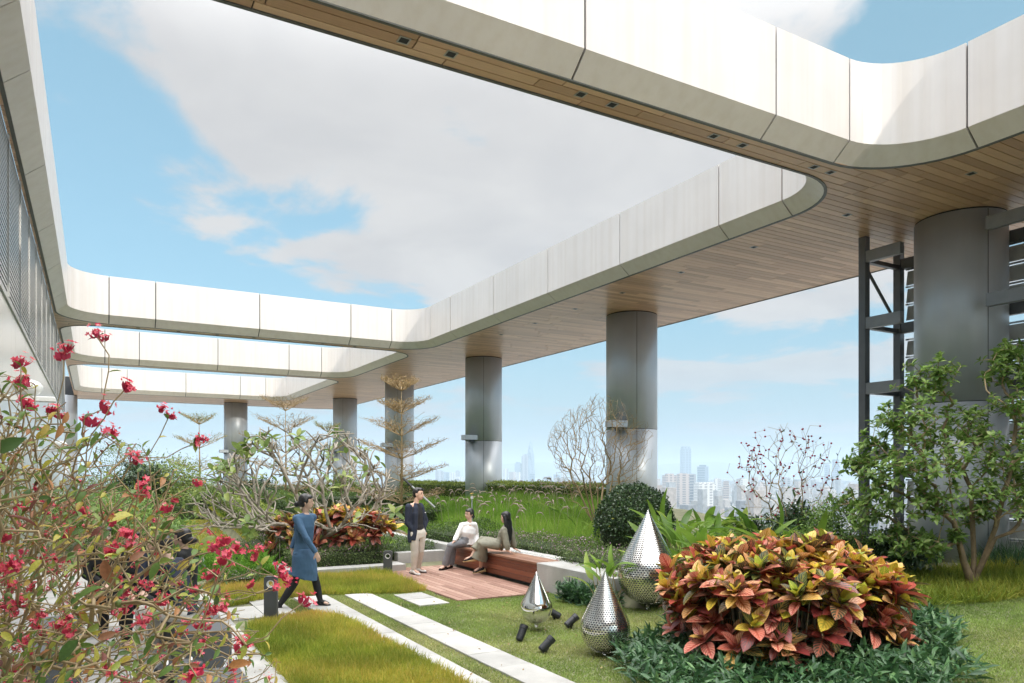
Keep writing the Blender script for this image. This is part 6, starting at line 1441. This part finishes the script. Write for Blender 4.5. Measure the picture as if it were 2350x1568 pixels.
def dark_seat(x0, x1, y0, y1, z1, label):
    r0 = empty('stone_seat', ((x0 + x1) / 2, (y0 + y1) / 2, 0), label, 'seat'); mb = MB(); mb.bbox(x0, x1, y0, y1, .02, z1, .012); mb.build('block', m_greypaint, r0)
dark_seat(.72, 1.22, 7.9, 9.9, .40, 'long charcoal seat block under the bending man')
dark_seat(.62, 1.16, 6.2, 7.15, .22, 'low charcoal block at the lower left beside the bottle')
dark_seat(-.55, -.1, 7.7, 9.6, .40, 'charcoal seat block close to the metal wall')
# bottle
bp = Vector((1.08, 7.35, .025)); r0 = empty('water_bottle', tuple(bp), 'clear plastic water bottle with a white cap standing on the pale path', 'bottle')
m_clear = mat('clear_plastic', (.9, .93, .96), rough=.05, var=0); m_clear.node_tree.nodes['Principled BSDF'].inputs['Transmission Weight'].default_value = .92
mb = MB(); mb.lathe(tuple(bp), [(.028, 0), (.032, .006), (.032, .05), (.029, .06), (.032, .07), (.032, .135), (.022, .165), (.013, .18), (.013, .19)], 20); mb.build('body', m_clear, r0, smooth=True)
mb = MB(); mb.lathe((bp.x, bp.y, bp.z + .186), [(.016, 0), (.016, .02)], 16); mb.build('cap', m_white, r0)
bp = at(415, 1558, .03); r0 = empty('backpack', tuple(bp), 'dark striped bag lying on the path near the bottle', 'bag'); mb = MB(); mb.ball(bp + Vector((0, 0, .09)), .24, .15, .10, n=16, m=10); remesh('body', mb, m_black, r0, .012, disp=.02); mb = MB()
for k in range(4): mb = MB(); mb.tube([bp + Vector((-.12 + .07 * k, -.13, .11)), bp + Vector((-.12 + .07 * k, .0, .195)), bp + Vector((-.12 + .07 * k, .12, .12))], [(.012, .004)] * 3, 6); mb.build('stripe', m_slat, r0)

# ------------------------------------------------------------------ foreground shrub with red flower clusters
jb = far(60, 3.0); jr = empty('flowering_shrub', (jb.x, jb.y, 0), 'large tangled shrub with red flower clusters and yellowing leaves filling the left foreground', 'shrub')
R_ = random.Random(11)
def fpx(px, py, d): return far(px, d, py)
def topline(x):    # upper outline of the shrub over the picture
    pts = [(-150, 880), (0, 850), (40, 850), (120, 900), (200, 960), (300, 1010), (400, 1060), (480, 1180), (560, 1260), (640, 1330), (700, 1400), (760, 1500)]
    for (a, b) in zip(pts, pts[1:]):
        if a[0] <= x <= b[0]: t = (x - a[0]) / (b[0] - a[0]); return a[1] + (b[1] - a[1]) * t
    return 1600
tips = []; kinds = []
while len(tips) < 2900:
    x = R_.uniform(-150, 640); y = R_.uniform(860, 1640); tl = topline(x)
    if y < tl: continue
    u = x / 640
    # thin out to the right and near the outline
    if R_.random() > 1.08 - .86 * max(0, u): continue
    if y < tl + 150 and R_.random() > .40: continue
    d = R_.uniform(1.9, 3.7) if R_.random() < .75 else R_.uniform(2.4, 4.2); tips.append(tuple(fpx(x, y, d)))
special = [(222, 772, 2.5), (146, 822, 2.3), (48, 838, 2.4), (50, 880, 2.5), (60, 930, 2.6), (291, 890, 2.4), (122, 947, 2.7), (235, 940, 2.5), (196, 965, 2.6), (105, 1000, 2.6), (387, 958, 2.8), (447, 1018, 2.8), (256, 998, 2.5), (310, 1050, 2.8), (448, 1112, 2.6), (500, 1255, 2.3), (510, 1295, 2.2), (588, 1282, 2.4), (492, 1322, 2.2), (545, 1265, 2.3), (630, 1353, 2.3), (694, 1385, 2.1), (505, 1400, 2.3), (330, 1130, 2.6), (360, 1180, 2.7), (640, 1323, 2.5), (455, 1550, 2.1), (560, 1480, 2.3), (525, 1560, 2.4), (40, 1385, 2.2), (10, 1240, 2.1), (8, 1310, 2.1), (145, 1440, 2.2), (330, 1430, 2.3), (300, 1255, 2.5), (255, 1270, 2.5), (180, 1175, 2.5)]
stp = [tuple(fpx(x, y, d)) for x, y, d in special]
st = []
for k in range(10):
    a = fpx(R_.uniform(-260, 60), R_.uniform(1560, 1750), R_.uniform(2.6, 3.6)); b = fpx(R_.uniform(-100, 330), R_.uniform(1180, 1500), R_.uniform(2.2, 3.6)); st.append([tuple(lerp(jb, a, .8)), tuple(a), tuple(lerp(a, b, .5) + Vector((0, 0, .08))), tuple(b)])
nd, pr, dr, en = grow((jb.x, jb.y, .05), stp + tips, seg=.06, alpha=.36, curl=.22, up=.03, wob=.006, start=st)
big, thin, _ = tubes(nd, pr, .0022, .32, .014, 6, thick=.005); big.build('stem', m_stem, jr, smooth=True); o = thin.build('twigs', m_stem, jr, smooth=True); tag(o, kind='stuff')
# flowers: clusters of small five-petalled stars
def cluster_mesh(seed):
    r = np.random.default_rng(seed); T = []; D = []; Nn = []; q = []; S = []
    for k in range(10):
        c = np.array([r.normal(0, .016), r.normal(0, .016), .006 + abs(r.normal(0, .014))]); ax = c / np.linalg.norm(c) + np.array([0, 0, .5]) + r.normal(0, .25, 3); ax /= np.linalg.norm(ax); o1 = np.cross(ax, [.3, .8, .5]); o1 /= np.linalg.norm(o1); o2 = np.cross(ax, o1); bud = r.random() < .35; hq = r.uniform(.2, .85)
        for j in range(5):
            th = j * 2 * math.pi / 5; rad = o1 * math.cos(th) + o2 * math.sin(th); T.append(c); D.append(rad * (.25 if bud else 1) + ax * (1 if bud else .35)); Nn.append(ax - rad * .3); q.append(np.clip(hq + r.normal(0, .08), 0, .92)); S.append(r.uniform(.009, .015))
        T.append(c + ax * .002); D.append(ax); Nn.append(o1); q.append(.99); S.append(.005)
        T.append(c * .3 - np.array([0, 0, .012])); D.append(c - (c * .3 - np.array([0, 0, .012])) + 1e-5); Nn.append(o1); q.append(.03); S.append(.03)
    o = scatter('flower_cluster', leaf_tpl(2, .62, .1, .1), np.array(T), frames(np.array(D), np.array(Nn)), np.array(S), q, m_fl, smooth=True); me = o.data; bpy.data.objects.remove(o); return me
CM = [cluster_mesh(k) for k in range(8)]
def put_cluster(p, ax, s):
    o = bpy.data.objects.new('flower_cluster', random.choice(CM)); COL.objects.link(o); o.parent = jr
    o.matrix_basis = Matrix.Translation(p - Vector(jr.location)) @ Vector(ax).to_track_quat('Z', 'Y').to_matrix().to_4x4() @ Matrix.Rotation(random.uniform(0, 6), 4, 'Z') @ Matrix.Scale(s, 4)
ns = 0; fl_nodes = set()
for i in en:
    p = nd[i]; isp = any((p - Vector(q)).length < .004 for q in stp)
    if isp or (ns < 262 and random.random() < .12):
        put_cluster(p, dr[i] + Vector((0, 0, .6)), random.uniform(.7, 1.0) if isp else random.uniform(.4, .85)); ns += 1; fl_nodes.add(i)
        if isp and random.random() < .6: put_cluster(p + Vector((random.uniform(-.03, .03), random.uniform(-.03, .03), random.uniform(-.02, .03))), dr[i] + Vector((0, 0, .6)), random.uniform(.7, 1.1))
sel = [i for i in en if i not in fl_nodes or random.random() < .3]; sel += [random.randrange(1, len(nd)) for _ in range(700)]
sel = [i for i in sel if random.random() < .5]
T, R, S = leaves_at([nd[i] for i in sel], [dr[i] for i in sel], (1, 2), .023, .050, .9, jitter=.01)
q = np.clip(rng.beta(1.6, 1.4, len(T)), 0, .999); big_i = rng.random(len(T)) < .03; S = np.where(big_i, S * 1.9, S); od = near_first(T, S); vj = leaf_variants('leaf', leaf_tpl(4, .42, .3, .25), m_jl, 14)
leaf_objects('leaf', vj, T[od[:300]], R[od[:300]], S[od[:300]], q[od[:300]], jr)
o = scatter('leaves', leaf_tpl(3, .42, .3, .25), T[od[300:]], R[od[300:]], S[od[300:]], q[od[300:]], m_jl, jr, smooth=True); tag(o, kind='stuff')
for k in range(7):
    i = random.choice(en); mb = MB(); mb.ball(nd[i], .011, .011, .013, n=10, m=7); mb.build('seed_pod', m_jlpod, jr, smooth=True) if False else mb.build('seed_pod', mat('green_pod', (.14, .20, .05), rough=.5) if k == 0 else MATS['green_pod'], jr, smooth=True)
